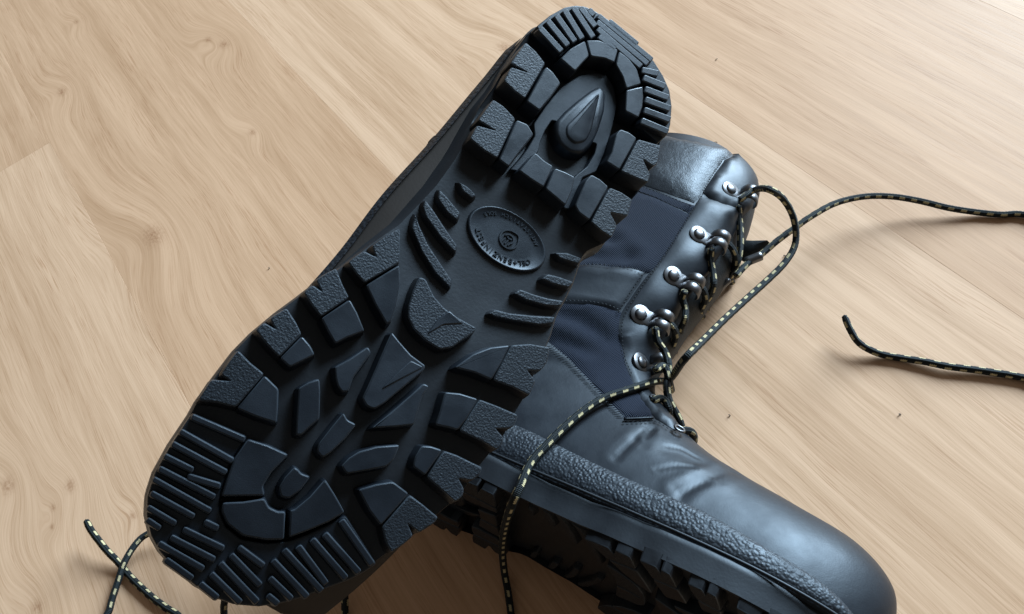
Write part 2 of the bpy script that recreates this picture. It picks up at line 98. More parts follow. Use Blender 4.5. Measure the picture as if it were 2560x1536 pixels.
'rand': [[8.866,0.114],[8.567,0.128],[8.208,0.133],[7.732,0.132],[7.106,0.128],[6.505,0.134],[5.792,0.148],[5.123,0.158],[4.615,0.149],[4.126,0.131],[3.695,0.129],[3.306,0.12],[2.929,0.102],[2.658,0.08]],
'facing': [[15.678,0.644],[15.19,0.64],[14.405,0.64],[13.656,0.645],[13.172,0.648],[12.729,0.649],[12.207,0.652],[11.663,0.644],[11.171,0.639],[10.646,0.632],[10.028,0.615],[9.3,0.612],[8.58,0.619],[7.987,0.604],[7.247,0.567],[6.946,0.548],[6.691,0.573],[6.453,0.607],[6.447,0.691],[6.74,0.696],[7.144,0.733],[7.496,0.73],[7.778,0.736],[8.254,0.8],[8.844,0.898],[9.564,0.913],[10.032,0.857],[10.668,0.831],[11.421,0.854],[11.82,0.865],[12.207,0.853],[12.75,0.851],[13.195,0.841],[13.508,0.859],[13.938,0.846],[14.271,0.852],[14.815,0.875],[15.167,0.878],[15.437,0.866],[15.623,0.866],[15.826,0.835],[15.689,0.727],[15.676,0.688]],
'collar_facing': [[17.75,0.82],[17.375,0.84],[17.125,0.92],[16.875,0.98],[16.5,0.98],[15.976,0.914],[15.605,0.861],[15.627,0.811],[15.619,0.733],[15.676,0.682],[15.797,0.643],[16.025,0.646],[16.441,0.656],[16.936,0.678]],
'collar': [[17.679,0.315],[17.377,0.458],[17.354,0.601],[17.75,0.8],[16.911,0.67],[16.427,0.65],[16.012,0.64],[15.646,0.64],[15.468,0.634],[15.545,0.56],[15.683,0.476],[15.83,0.402],[16.026,0.31],[16.64,0.205],[18.0,0.1]],
'trim': [[15.937,0.321],[15.773,0.407],[15.582,0.5],[15.435,0.584],[15.387,0.648],[15.15,0.644],[15.297,0.566],[15.456,0.497],[15.605,0.424],[15.767,0.343]],
'upper_textile': [[15.743,0.346],[15.583,0.427],[15.445,0.498],[15.286,0.567],[15.122,0.656],[14.505,0.658],[13.68,0.664],[13.302,0.667],[13.024,0.634],[13.216,0.568],[13.341,0.491],[13.464,0.411],[14.353,0.302],[15.287,0.263]],
'band': [[13.595,0.347],[13.472,0.431],[13.39,0.508],[13.28,0.575],[13.161,0.633],[12.783,0.645],[12.276,0.647],[11.782,0.637],[11.943,0.597],[12.088,0.541],[12.216,0.463],[12.459,0.384],[13.421,0.282]],
'lower_textile': [[11.459,0.409],[12.286,0.408],[12.271,0.46],[12.144,0.539],[11.986,0.595],[11.779,0.645],[11.16,0.653],[10.627,0.647],[9.995,0.635],[9.211,0.637],[8.491,0.648],[7.861,0.626],[7.276,0.588],[7.004,0.542],[7.162,0.46],[7.444,0.405],[8.109,0.428],[9.346,0.435],[10.521,0.449],[11.005,0.446]],
'hooks': [{"dome":[16.077,0.746],"tip":[16.092,0.851]},{"dome":[14.56,0.714],"tip":[14.461,0.792]},{"dome":[13.084,0.728],"tip":[12.86,0.816]},{"dome":[11.632,0.703],"tip":[11.325,0.777]},{"dome":[9.159,0.718],"tip":[9.085,0.933]}],
'eyelets': [[7.446,0.675],[6.394,0.601]],
'seams': {"facing_seam":[[15.785,0.649],[15.251,0.646],[14.47,0.646],[13.692,0.651],[13.178,0.656],[12.734,0.658],[12.18,0.662],[11.63,0.654],[11.164,0.648],[10.633,0.641],[10.009,0.626],[9.274,0.627],[8.576,0.636]],"facing_seam_b":[[13.024,0.636],[12.643,0.638],[12.122,0.641],[11.71,0.635]],"collar_seam":[[16.88,0.67],[16.394,0.652],[16.025,0.646],[15.699,0.642]],"band_seam_top":[[13.407,0.437],[13.325,0.514],[13.214,0.58],[13.091,0.631]],"band_seam_low":[[12.285,0.459],[12.158,0.538],[12.014,0.595],[11.842,0.63]],"trim_seam":[[15.694,0.415],[15.518,0.505],[15.372,0.589],[15.304,0.636]],"vamp_seam":[[7.343,0.364],[7.08,0.436],[6.852,0.516],[6.611,0.54],[6.375,0.567]]},
'zigzag': [[10.856,0.44],[10.385,0.44],[9.24,0.428],[8.595,0.425],[8.053,0.42],[7.479,0.397]],
'piping': [[7.362,0.391],[7.137,0.453],[6.971,0.522]],
'creases': [[[6.873,0.201],[6.876,0.255],[6.892,0.348],[6.872,0.443]],[[6.86,0.338],[6.654,0.335],[6.777,0.441]],[[5.576,0.186],[5.441,0.285],[5.226,0.419],[5.019,0.607]],[[5.703,0.216],[5.525,0.316],[5.281,0.472],[5.156,0.66]],[[6.314,0.392],[6.033,0.441],[5.695,0.46],[5.469,0.491]],[[5.526,0.156],[5.473,0.233],[5.345,0.325]]],
'fine': [[[5.586,0.192],[5.427,0.302],[5.212,0.444],[5.045,0.608]],[[5.583,0.169],[5.437,0.258],[5.244,0.367]],[[6.874,0.227],[6.885,0.315],[6.89,0.406]],[[6.841,0.181],[6.831,0.258],[6.828,0.328]],[[6.333,0.421],[6.063,0.484],[5.708,0.502]],[[6.16,0.249],[5.926,0.337],[5.613,0.403]],[[6.753,0.376],[6.758,0.443],[6.775,0.489]]],
'folds': [[[11.897,0.477],[11.604,0.533],[11.093,0.573],[10.706,0.594]],[[11.217,0.448],[10.783,0.486],[10.248,0.527]],[[13.788,0.379],[13.699,0.461],[13.539,0.543]],[[14.207,0.416],[14.048,0.479],[13.667,0.557]],[[14.76,0.333],[14.18,0.456]]],
'lacing': [[[78.0,382.2,41.6],[77.7,375.0,36.7],[76.5,362.0,37.7],[74.3,348.6,34.9],[71.0,339.6,28.4],[66.5,336.9,19.1],[69.1,343.0,1.7]],[[52.3,336.6,54.9],[51.2,331.7,49.7],[51.6,322.7,46.9],[50.9,313.1,46.4],[48.3,310.6,36.9],[44.9,310.9,27.0],[47.1,317.8,7.5]],[[56.1,346.1,49.1],[62.4,349.1,44.0],[66.9,345.5,43.1],[69.9,341.7,36.3],[70.2,340.5,24.3],[74.0,351.6,-0.1]],[[30.0,298.1,63.8],[28.1,295.7,58.2],[29.5,290.1,53.9],[28.1,282.6,53.1],[25.3,282.4,41.2],[27.3,294.2,12.8]],[[34.2,307.4,56.9],[39.3,310.5,51.9],[42.6,307.0,51.2],[44.4,304.2,42.3],[41.2,303.4,30.5],[43.5,311.6,8.7]],[[8.1,267.6,71.4],[8.5,261.4,66.2],[12.5,255.7,60.6],[13.8,246.4,61.9],[12.7,239.3,59.1],[11.2,230.3,62.6],[11.4,221.3,61.9],[14.1,216.7,56.3],[16.4,211.7,52.8],[17.4,208.4,47.1],[16.1,206.6,39.4],[17.0,207.6,27.0]],[[11.8,277.1,63.5],[16.4,278.6,58.8],[19.6,275.0,58.1],[21.3,273.5,49.0],[18.9,273.1,37.1],[20.3,280.3,15.6]],[[5.6,236.5,73.3],[9.9,243.6,64.7],[12.4,240.0,63.0],[13.2,234.3,57.7],[14.8,248.5,20.9]],[[1.7,216.6,71.6],[6.2,219.5,68.8],[9.3,218.1,66.7],[10.6,212.8,67.3],[10.3,213.5,53.1],[11.5,221.9,25.3]],[[14.0,196.0,70.6],[18.3,197.8,68.0],[22.0,198.0,64.6],[23.6,198.0,56.3],[23.2,198.6,44.0],[24.5,201.4,27.3]]],
'laces': {"near":[[78.1,378.7,52.3],[84.2,382.2,53.3],[90.6,386.8,52.0],[90.5,353.8,90.0],[100.2,353.2,80.0],[107.3,349.8,66.0],[109.4,341.9,56.0],[107.0,333.1,50.0],[98.6,322.2,48.0],[85.8,309.3,50.0],[69.6,291.5,58.0],[50.4,266.8,74.0],[35.2,244.6,90.0],[21.3,223.6,106.0],[14.5,254.4,25.4],[3.3,234.1,62.6],[-13.7,221.8,78.0],[-26.0,215.0,84.4],[-38.0,204.8,90.4],[-49.6,191.9,96.6],[-58.6,181.1,100.4],[-67.4,169.3,104.3],[-71.4,151.9,115.3],[-78.3,144.4,105.9],[-89.3,144.2,68.0],[-97.5,143.7,32.0],[-101.1,138.3,8.0],[-99.7,127.2,3.0],[-97.5,111.6,2.6]],"far":[[68.8,328.9,30.0],[78.2,339.6,28.0],[90.0,348.3,26.0],[101.0,356.1,28.0],[113.3,363.7,30.0],[129.2,374.2,30.0],[149.3,387.3,25.0],[171.3,394.2,20.0],[192.1,395.1,15.0],[211.8,391.8,10.0],[230.5,385.6,6.0],[249.0,380.8,3.2],[264.2,376.6,2.6],[281.7,372.7,2.6],[306.8,347.0,2.6],[304.6,300.0,2.6],[278.2,253.9,2.6],[246.1,242.6,2.6],[237.4,245.0,2.6],[229.5,247.8,2.7],[212.2,252.9,3.0],[194.3,257.5,3.5],[181.1,262.7,3.2],[167.6,267.2,2.6],[157.4,270.6,3.0],[149.0,274.7,5.0],[142.7,279.7,8.0],[138.8,287.9,12.0],[136.8,296.3,15.0]],"under_a":[[-403.9,187.2,17.0],[-399.7,180.7,14.0],[-394.6,175.2,12.0],[-387.0,167.2,8.0],[-380.0,161.2,5.0],[-375.3,156.8,3.0],[-368.9,150.9,2.5],[-358.1,142.8,2.5],[-346.9,135.1,2.5],[-334.6,127.7,2.5],[-322.6,120.8,2.5],[-303.6,101.5,2.5],[-289.4,101.0,2.5],[-286.7,112.4,6.0],[-285.6,119.5,12.0],[-282.4,125.1,20.0],[-272.9,132.6,34.0],[-249.1,139.1,60.0],[-219.5,153.7,85.0],[-139.0,247.7,137.1],[-123.4,255.0,137.4]],"under_b":[[-120.7,257.0,113.5],[-137.3,248.0,113.1],[-264.8,191.1,60.0],[-317.4,188.1,25.0],[-340.7,183.3,14.0],[-355.5,177.8,10.0],[-362.3,174.3,9.0],[-367.6,166.8,8.5],[-371.5,157.3,7.6],[-374.2,147.2,5.0],[-376.6,135.5,3.0],[-376.7,128.2,2.6],[-375.7,119.1,2.6],[-348.4,88.4,2.6],[-269.7,72.3,2.6],[-213.4,84.4,2.6],[-205.7,102.8,2.6],[-205.9,118.0,4.0],[-204.6,134.1,14.0],[-202.6,145.0,30.0],[-198.1,160.6,60.0],[-195.6,174.6,90.0]]},
'tongue_tip': [[78.7,371.4,14.8],[86.8,368.1,16.6],[96.7,364.0,20.4],[98.6,362.7,18.4],[92.6,359.2,14.4],[79.2,354.6,11.2],[73.3,358.4,13.2]],
'clip': [[78.1,342.1,27.0],[88.8,345.2,28.0]],
'clips': [[57.7,326.9,20.0],[64.2,330.3,24.0],[31.4,300.2,20.0],[35.1,303.3,24.0]],
'knots': [[864.9,-78.4,9],[684.4,-51.7,8],[632.1,80.2,22],[922.5,85.3,12],[588.7,-298.5,16],[438.8,225.7,9],[381.2,192.7,6],[430.5,242.6,5],[363.9,274.7,9],[474.4,267.9,12],[1042.4,30.0,7],[415.7,247.6,4],[840.9,-88.5,12]],
'specks': [[77.9,486.9],[52.3,236.1],[157.9,227.7],[40.2,198.3],[-310.9,409.0],[110.2,363.0],[92.0,588.6]],
}
# ---- helpers
def link(name, me, mat=None, parent=None, smooth=35):
    o = bpy.data.objects.new(name, me); COL.objects.link(o)
    if mat and not me.materials: me.materials.append(mat)
    if parent: o.parent = parent
    if smooth is not None and len(me.polygons):
        me.polygons.foreach_set('use_smooth', [True]*len(me.polygons))
        if smooth < 180: me.set_sharp_from_angle(angle=math.radians(smooth))
    return o
def mesh(name, verts, faces):
    me = bpy.data.meshes.new(name); me.from_pydata([tuple(float(k)*MM for k in v) for v in verts], [], faces); me.update(); return me
def thing(name, label, cat, group=None):
    o = bpy.data.objects.new(name, None); COL.objects.link(o); o['label'] = label; o['category'] = cat
    if group: o['group'] = group
    return o
def orient(me):
    bm = bmesh.new(); bm.from_mesh(me); bmesh.ops.recalc_face_normals(bm, faces=bm.faces); bm.to_mesh(me); bm.free()
def polydist(p, line, closed=False):
    p = np.asarray(p, float); L = np.asarray(line, float)
    if closed: L = np.vstack((L, L[:1]))
    best = np.full(len(p), 1e9)
    for i in range(len(L)-1):
        d = L[i+1]-L[i]; q = np.clip(((p-L[i])@d)/max(d@d, 1e-9), 0, 1)
        best = np.minimum(best, np.linalg.norm(p-(L[i]+q[:, None]*d), axis=1))
    return best
def inside(p, poly):
    x, y = p[:, 0], p[:, 1]; r = np.zeros(len(p), bool); n = len(poly)
    for i in range(n):
        x0, y0 = poly[i]; x1, y1 = poly[(i+1) % n]
        if y0 == y1: continue
        c = ((y0 > y) != (y1 > y)) & (x < (x1-x0)*(y-y0)/(y1-y0)+x0); r ^= c
    return r
def resample(poly, step, closed=True):
    P = [np.asarray(k, float) for k in poly]; out = []
    n = len(P)
    for i in range(n if closed else n-1):
        a, b = P[i], P[(i+1) % n]; m = max(1, int(round(np.linalg.norm(b-a)/step)))
        out += [a+(b-a)*k/m for k in range(m)]
    if not closed: out.append(P[-1])
    return np.array(out)
def fill(poly, step):
    """triangulate a polygon with interior points; returns points, triangles, distance to the edge"""
    B = np.asarray(poly, float); lo, hi = B.min(0), B.max(0)
    gx = np.arange(lo[0], hi[0], step); gy = np.arange(lo[1], hi[1], step*.87)
    G = np.array([(x+(step/2 if j % 2 else 0), y) for j, y in enumerate(gy) for x in gx])
    G = G[inside(G, B)]
    if len(G): G = G[polydist(G, B, True) > step*.55]
    pts = [Vector(p) for p in B]+[Vector(p) for p in G]; nb = len(B)
    v, e, f, *_ = delaunay_2d_cdt(pts, [(i, (i+1) % nb) for i in range(nb)], [list(range(nb))], 1, 1e-5)
    V = np.array([tuple(k) for k in v]); return V, [list(k) for k in f], polydist(V, B, True)
def soften(poly, r):
    out = []; n = len(poly); P = [np.array(p, float) for p in poly]
    for i in range(n):
        a, b, c = P[i-1], P[i], P[(i+1) % n]; la, lc = np.linalg.norm(a-b), np.linalg.norm(c-b)
        cosang = ((a-b)@(c-b))/max(la*lc, 1e-9)
        if cosang < -.97: out.append(b); continue
        q = min(r, la*.3, lc*.3); s = b+(a-b)/la*q; t = b+(c-b)/lc*q
        out += [s, (s+t)/2*.55+b*.45, t]
    return out
def offset(poly, d):
    P = np.array(poly); n = len(P); out = []
    for i in range(n):
        e0 = unit(P[i]-P[i-1]); e1 = unit(P[(i+1) % n]-P[i])
        n0 = np.array((e0[1], -e0[0])); n1 = np.array((e1[1], -e1[0])); m = n0+n1; l = m@m
        m = n0 if l < .25 else m*(2/l)
        out.append(P[i]+m*d)
    return np.array(out)

# ---- materials
def material(name, base, rough, spec=.5, metal=0.0, bumps=(), var=0.0, varscale=60, sheen=0.0, coat=0.0, coords='Object', roughvar=0.0, tint=True):
    m = bpy.data.materials.new(name); m.use_nodes = True; nt = m.node_tree; N, L = nt.nodes, nt.links
    b = N['Principled BSDF']; b.inputs['Base Color'].default_value = (*base, 1); b.inputs['Roughness'].default_value = rough
    b.inputs['Metallic'].default_value = metal; b.inputs['Specular IOR Level'].default_value = spec
    b.inputs['Sheen Weight'].default_value = sheen; b.inputs['Coat Weight'].default_value = coat; b.inputs['Coat Roughness'].default_value = .3
    if not metal and tint: b.inputs['Specular Tint'].default_value = (.74, .88, 1.0, 1)
    tc = N.new('ShaderNodeTexCoord'); prev = None
    for kind, scale, strength, dist in bumps:
        if kind == 'noise':
            t = N.new('ShaderNodeTexNoise'); t.inputs['Scale'].default_value = scale; t.inputs['Detail'].default_value = 4; out = t.outputs['Fac']
        elif kind == 'cells':
            t = N.new('ShaderNodeTexVoronoi'); t.inputs['Scale'].default_value = scale; t.feature = 'SMOOTH_F1'; t.inputs['Smoothness'].default_value = .6; out = t.outputs['Distance']
        L.new(tc.outputs[coords], t.inputs['Vector'])
        bp = N.new('ShaderNodeBump'); bp.inputs['Strength'].default_value = strength; bp.inputs['Distance'].default_value = dist*MM
        if kind == 'cells': bp.invert = True
        L.new(out, bp.inputs['Height'])
        if prev: L.new(prev, bp.inputs['Normal'])
        prev = bp.outputs['Normal']
    if prev: L.new(prev, b.inputs['Normal'])
    if var or roughvar:
        t = N.new('ShaderNodeTexNoise'); t.inputs['Scale'].default_value = varscale; t.inputs['Detail'].default_value = 5; L.new(tc.outputs[coords], t.inputs['Vector'])
        if var:
            mx = N.new('ShaderNodeMix'); mx.data_type = 'RGBA'; L.new(t.outputs['Fac'], mx.inputs['Factor'])
            mx.inputs['A'].default_value = (*[k*(1-var) for k in base], 1); mx.inputs['B'].default_value = (*[k*(1+var) for k in base], 1); L.new(mx.outputs['Result'], b.inputs['Base Color'])
        if roughvar:
            mr = N.new('ShaderNodeMapRange'); mr.inputs['From Min'].default_value = .3; mr.inputs['From Max'].default_value = .7; mr.inputs['To Min'].default_value = rough-roughvar; mr.inputs['To Max'].default_value = rough+roughvar
            L.new(t.outputs['Fac'], mr.inputs['Value']); L.new(mr.outputs['Result'], b.inputs['Roughness'])
    return m
M = {}
M['rubber'] = material('rubber', (.0075, .0105, .0155), .44, .42, bumps=[('noise', 2600, .25, .25), ('noise', 160, .12, .8)], var=.45, varscale=55, roughvar=.10)
M['pebbled'] = material('pebbled_rubber', (.009, .012, .0165), .52, .36, bumps=[('noise', 1150, .55, .8)], var=.2, varscale=90)
M['side'] = material('side_rubber', (.012, .0135, .0165), .48, .40, bumps=[('noise', 700, .15, .4)], var=.25, varscale=60, roughvar=.06)
M['leather'] = material('leather', (.0075, .009, .0125), .44, .36, bumps=[('noise', 1300, .12, .35), ('noise', 260, .05, .8), ('noise', 60, .14, 1.6)], var=.2, varscale=45, roughvar=.07)
M['matte_leather'] = material('matte_leather', (.009, .010, .013), .52, .40, bumps=[('noise', 800, .15, .3)], var=.2)
M['rand'] = material('rand_rubber', (.009, .011, .015), .50, .5, bumps=[('cells', 580, .45, 1.0), ('noise', 900, .35, .5)], roughvar=.06)
M['grain'] = material('grained_leather', (.0095, .0115, .0150), .42, .5, bumps=[('noise', 1300, .4, .6), ('noise', 120, .3, 2.0)])
M['bounce'] = material('bounce_brown_leather', (.024, .020, .0175), .58, .4, tint=False, bumps=[('noise', 800, .15, .3), ('noise', 60, .1, 1.5)], var=.2)  # black leather with warm floor bounce put into its base colour
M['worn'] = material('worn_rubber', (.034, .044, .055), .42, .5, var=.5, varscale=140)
M['thread'] = material('thread', (.010, .011, .013), .6)
M['metal'] = material('gunmetal', (.15, .155, .165), .36, .5, 1.0, bumps=[('noise', 900, .06, .2)])
M['tongue'] = material('tongue_leather', (.010, .0115, .0125), .55, .35, bumps=[('noise', 900, .5, .6)])
M['lint'] = material('lint', (.05, .045, .04), .9)
def weave():
    m = material('woven_textile', (.010, .014, .032), .75, .25, sheen=.04); nt = m.node_tree; N, L = nt.nodes, nt.links
    uv = N.new('ShaderNodeUVMap'); sep = N.new('ShaderNodeSeparateXYZ'); L.new(uv.outputs[0], sep.inputs[0])
    def wave(sock, k, off=0.):
        a = N.new('ShaderNodeMath'); a.operation = 'MULTIPLY'; L.new(sock, a.inputs[0]); a.inputs[1].default_value = k
        s = N.new('ShaderNodeMath'); s.operation = 'SINE'; L.new(a.outputs[0], s.inputs[0]); return s.outputs[0]
    ad = N.new('ShaderNodeMath'); ad.operation = 'MULTIPLY'; L.new(wave(sep.outputs[0], 4.2), ad.inputs[0]); L.new(wave(sep.outputs[1], 4.2), ad.inputs[1])
    bp = N.new('ShaderNodeBump'); bp.inputs['Strength'].default_value = .8; bp.inputs['Distance'].default_value = .5*MM; L.new(ad.outputs[0], bp.inputs['Height'])
    b = N['Principled BSDF']; L.new(bp.outputs['Normal'], b.inputs['Normal'])
    mx = N.new('ShaderNodeMix'); mx.data_type = 'RGBA'; mx.inputs['A'].default_value = (.003, .005, .0125, 1); mx.inputs['B'].default_value = (.009, .0145, .033, 1)
    ma = N.new('ShaderNodeMapRange'); ma.inputs['From Min'].default_value = -1; L.new(ad.outputs[0], ma.inputs['Value']); L.new(ma.outputs['Result'], mx.inputs['Factor']); L.new(mx.outputs['Result'], b.inputs['Base Color'])
    return m
M['textile'] = weave()
def lace_mat():
    m = material('braided_lace', (.012, .015, .014), .65, .35); nt = m.node_tree; N, L = nt.nodes, nt.links; b = N['Principled BSDF']
    uv = N.new('ShaderNodeUVMap'); sep = N.new('ShaderNodeSeparateXYZ'); L.new(uv.outputs[0], sep.inputs[0]); u, v = sep.outputs[0], sep.outputs[1]
    def op(o, a, c=None):
        n = N.new('ShaderNodeMath'); n.operation = o
        for i, s in enumerate((a, c)):
            if s is None: continue
            if isinstance(s, (int, float)): n.inputs[i].default_value = s
            else: L.new(s, n.inputs[i])
        return n.outputs[0]
    v4 = op('MULTIPLY', v, 3.0); row = op('FLOOR', v4); fr = op('SUBTRACT', v4, row)
    saw = op('MULTIPLY', op('PINGPONG', u, .55), .6)
    par = op('MULTIPLY', row, .38)
    ph = op('FRACT', op('ADD', op('ADD', op('DIVIDE', u, 8.9), par), op('MULTIPLY', fr, .10)))
    dash = op('LESS_THAN', ph, .46)
    half = op('ADD', .12, op('MULTIPLY', saw, .30))
    lane = op('LESS_THAN', op('ABSOLUTE', op('SUBTRACT', fr, .5)), half)
    mask = op('MULTIPLY', dash, lane)
    t = N.new('ShaderNodeTexNoise'); t.inputs['Scale'].default_value = 300
    mx = N.new('ShaderNodeMix'); mx.data_type = 'RGBA'; L.new(mask, mx.inputs['Factor']); mx.inputs['A'].default_value = (.010, .013, .013, 1); mx.inputs['B'].default_value = (.54, .47, .27, 1); L.new(mx.outputs['Result'], b.inputs['Base Color'])
    h = op('MULTIPLY', op('SINE', op('ADD', op('MULTIPLY', u, 4.2), op('MULTIPLY', v, 25.13))), op('SINE', op('SUBTRACT', op('MULTIPLY', u, 4.2), op('MULTIPLY', v, 25.13))))
    bp = N.new('ShaderNodeBump'); bp.inputs['Strength'].default_value = .8; bp.inputs['Distance'].default_value = .35*MM; L.new(h, bp.inputs['Height']); L.new(bp.outputs['Normal'], b.inputs['Normal'])
    return m
M['lace'] = lace_mat()
PLANK_DIR = np.array((-.588285, .808654)); PLANK_ACROSS = np.array((-PLANK_DIR[1], PLANK_DIR[0]))
def wood():
    m = bpy.data.materials.new('oak_laminate'); m.use_nodes = True; nt = m.node_tree; N, L = nt.nodes, nt.links; b = N['Principled BSDF']
    geo = N.new('ShaderNodeNewGeometry'); inf = N.new('ShaderNodeObjectInfo')
    def op(o, a, c=None, d=None):
        n = N.new('ShaderNodeMath'); n.operation = o
        for i, s in enumerate((a, c, d)):
            if s is None: continue
            if isinstance(s, (int, float)): n.inputs[i].default_value = s
            else: L.new(s, n.inputs[i])
        return n.outputs[0]
    def dot(v):
        n = N.new('ShaderNodeVectorMath'); n.operation = 'DOT_PRODUCT'; L.new(geo.outputs['Position'], n.inputs[0]); n.inputs[1].default_value = v; return n.outputs['Value']
    sepc = N.new('ShaderNodeSeparateColor'); L.new(inf.outputs['Color'], sepc.inputs[0])
    al = dot((*(PLANK_DIR*1000), 0)); ac = dot((*(PLANK_ACROSS*1000), 0))
    rnd = op('MULTIPLY', inf.outputs['Random'], 900.0)
    def comb(x, y, z=0.0):
        n = N.new('ShaderNodeCombineXYZ')
        for i, s in enumerate((x, y, z)):
            if isinstance(s, (int, float)): n.inputs[i].default_value = s
            else: L.new(s, n.inputs[i])
        return n.outputs[0]
    def noise(x, y, z, scale, detail=3., rough=.5, dist=0.):
        n = N.new('ShaderNodeTexNoise'); n.inputs['Scale'].default_value = scale; n.inputs['Detail'].default_value = detail; n.inputs['Roughness'].default_value = rough; n.inputs['Distortion'].default_value = dist
        L.new(comb(x, y, z), n.inputs['Vector']); return n.outputs['Fac']
    def rng(s, a, c, d=0., e=1.):
        n = N.new('ShaderNodeMapRange'); n.clamp = True; L.new(s, n.inputs['Value'])
        for k, q in zip(('From Min', 'From Max', 'To Min', 'To Max'), (a, c, d, e)): n.inputs[k].default_value = q
        return n.outputs['Result']
    warp = op('MULTIPLY', op('SUBTRACT', noise(op('MULTIPLY', al, .0034), op('MULTIPLY', ac, .012), rnd, 1., 2.), .5), WARP)
    warp2 = op('MULTIPLY', op('SUBTRACT', noise(op('MULTIPLY', al, .014), op('MULTIPLY', ac, .05), rnd, 1., 2.), .5), 3.5)
    y = op('ADD', ac, op('ADD', warp, warp2)); dark = None
    for kx, ky, kr in T['knots']:
        dx = op('DIVIDE', op('SUBTRACT', al, kx), kr*3.2); dy = op('DIVIDE', op('SUBTRACT', ac, ky), kr*2.0)
        q = op('POWER', 2.718, op('MULTIPLY', op('ADD', op('MULTIPLY', dx, dx), op('MULTIPLY', dy, dy)), -1.))
        y = op('ADD', y, op('MULTIPLY', q, kr*1.5))
        dx2 = op('DIVIDE', op('SUBTRACT', al, kx), kr*.62); dy2 = op('DIVIDE', op('SUBTRACT', ac, ky), kr*.42)
        r2 = op('ADD', op('MULTIPLY', dx2, dx2), op('MULTIPLY', dy2, dy2))
        core = op('POWER', 2.718, op('MULTIPLY', r2, -1.)); core = op('MULTIPLY', core, rng(noise(op('MULTIPLY', al, .3), op('MULTIPLY', ac, .35), 0., 1., 3., .6), .35, .65, .25, 1.))
        dark = core if dark is None else op('MAXIMUM', dark, core)
    g1 = noise(op('MULTIPLY', al, .0022), op('MULTIPLY', y, .040), rnd, 1., 3., .55)
    g2 = noise(op('MULTIPLY', al, .006), op('MULTIPLY', y, .16), rnd, 1., 3., .55)
    g3 = noise(op('MULTIPLY', al, .020), op('MULTIPLY', y, .75), rnd, 1., 2., .55)
    pores = rng(noise(op('MULTIPLY', al, .030), op('MULTIPLY', y, 1.15), op('ADD', rnd, 31.), 1., 3., .6), .50, .70)
    gate = rng(noise(op('MULTIPLY', al, .008), op('MULTIPLY', y, .09), op('ADD', rnd, 77.), 1., 2.), .42, .62, .15, 1.)
    ray = rng(g2, .35, .68)
    mix = N.new('ShaderNodeMix'); mix.data_type = 'RGBA'; L.new(rng(op('ADD', op('MULTIPLY', g1, .40), op('ADD', op('MULTIPLY', g2, .33), op('MULTIPLY', g3, .27))), .37, .60), mix.inputs['Factor'])
    mix.inputs['A'].default_value = (*WOOD_DARK, 1); mix.inputs['B'].default_value = (*WOOD_LIGHT, 1)
    def darken(col, fac, c):
        n = N.new('ShaderNodeMix'); n.data_type = 'RGBA'; n.blend_type = 'MULTIPLY'; L.new(fac, n.inputs['Factor']); L.new(col, n.inputs['A']); n.inputs['B'].default_value = (*c, 1); return n.outputs['Result']
    c = darken(mix.outputs['Result'], op('MULTIPLY', op('MULTIPLY', pores, gate), .8), (.70, .60, .52))
    c = darken(c, op('MULTIPLY', dark, .8), (.50, .38, .30))
    c = darken(c, sepc.outputs[0], (.80, .72, .64))
    L.new(c, b.inputs['Base Color'])
    L.new(rng(g3, .3, .7, .50, .60), b.inputs['Roughness']); b.inputs['Specular IOR Level'].default_value = .2
    bp = N.new('ShaderNodeBump'); bp.inputs['Strength'].default_value = .12; bp.inputs['Distance'].default_value = .25*MM; bp.invert = True; L.new(pores, bp.inputs['Height']); L.new(bp.outputs['Normal'], b.inputs['Normal'])
    return m
M['wood'] = wood()
M['joint'] = material('joint_dark', (.30, .19, .11), .8)

# ---- the floor: a base sheet with bevelled laminate planks on it
def quad(l, r, lo, hi): return [(l, lo), (r, lo), (r, hi), (l, hi)]
fl = mesh('floor', [(-2600, -2200, -9), (2600, -2200, -9), (2600, 3000, -9), (-2600, 3000, -9)], [(0, 1, 2, 3)])
floor = link('floor', fl, M['joint'], smooth=None); floor['kind'] = 'structure'
PITCH = 248.2; EDGE0 = 121.9
def plank(a0, a1, c0, c1, tone, dz=0.):
    g = .012; bv = .16; vs_ = []; fs = []
    loops = [((a0+g, a1-g, c0+g, c1-g), -8.5), ((a0+g, a1-g, c0+g, c1-g), -bv*.7+dz), ((a0+g+bv, a1-g-bv, c0+g+bv, c1-g-bv), dz)]
    for (p, q, r, s), z in loops:
        for A, Cc in ((p, r), (q, r), (q, s), (p, s)):
            X = PLANK_DIR*A+PLANK_ACROSS*Cc; vs_.append((X[0], X[1], z))
    for k in range(2):
        for i in range(4): j = (i+1) % 4; fs.append((k*4+i, k*4+j, k*4+4+j, k*4+4+i))
    fs.append((8, 9, 10, 11)); me = mesh('plank', vs_, fs); orient(me)
    o = link('plank', me, M['wood'], floor, smooth=None); o.color = (tone, .5, .5, 1); return o
TONE = {(-3, 1): .0, (-2, 1): .45, (-1, 1): .05, (0, 1): .48, (1, 1): .1, (1, 2): .42, (2, 1): .3}
rows = {-4: [-900, 700], -3: [-1100, 900], -2: [-760, 560+620], -1: [-640, 1240], 0: [-300, 1600], 1: [-430, 848.8], 2: [-60, 1400], 3: [-600, 300]}
for k, cuts in rows.items():
    c1 = EDGE0+PITCH*k; c0 = c1-PITCH
    ed = [-1700]+cuts+[2300]
    for i in range(len(ed)-1): plank(ed[i], ed[i+1], c0, c1, TONE.get((k, i), .3))

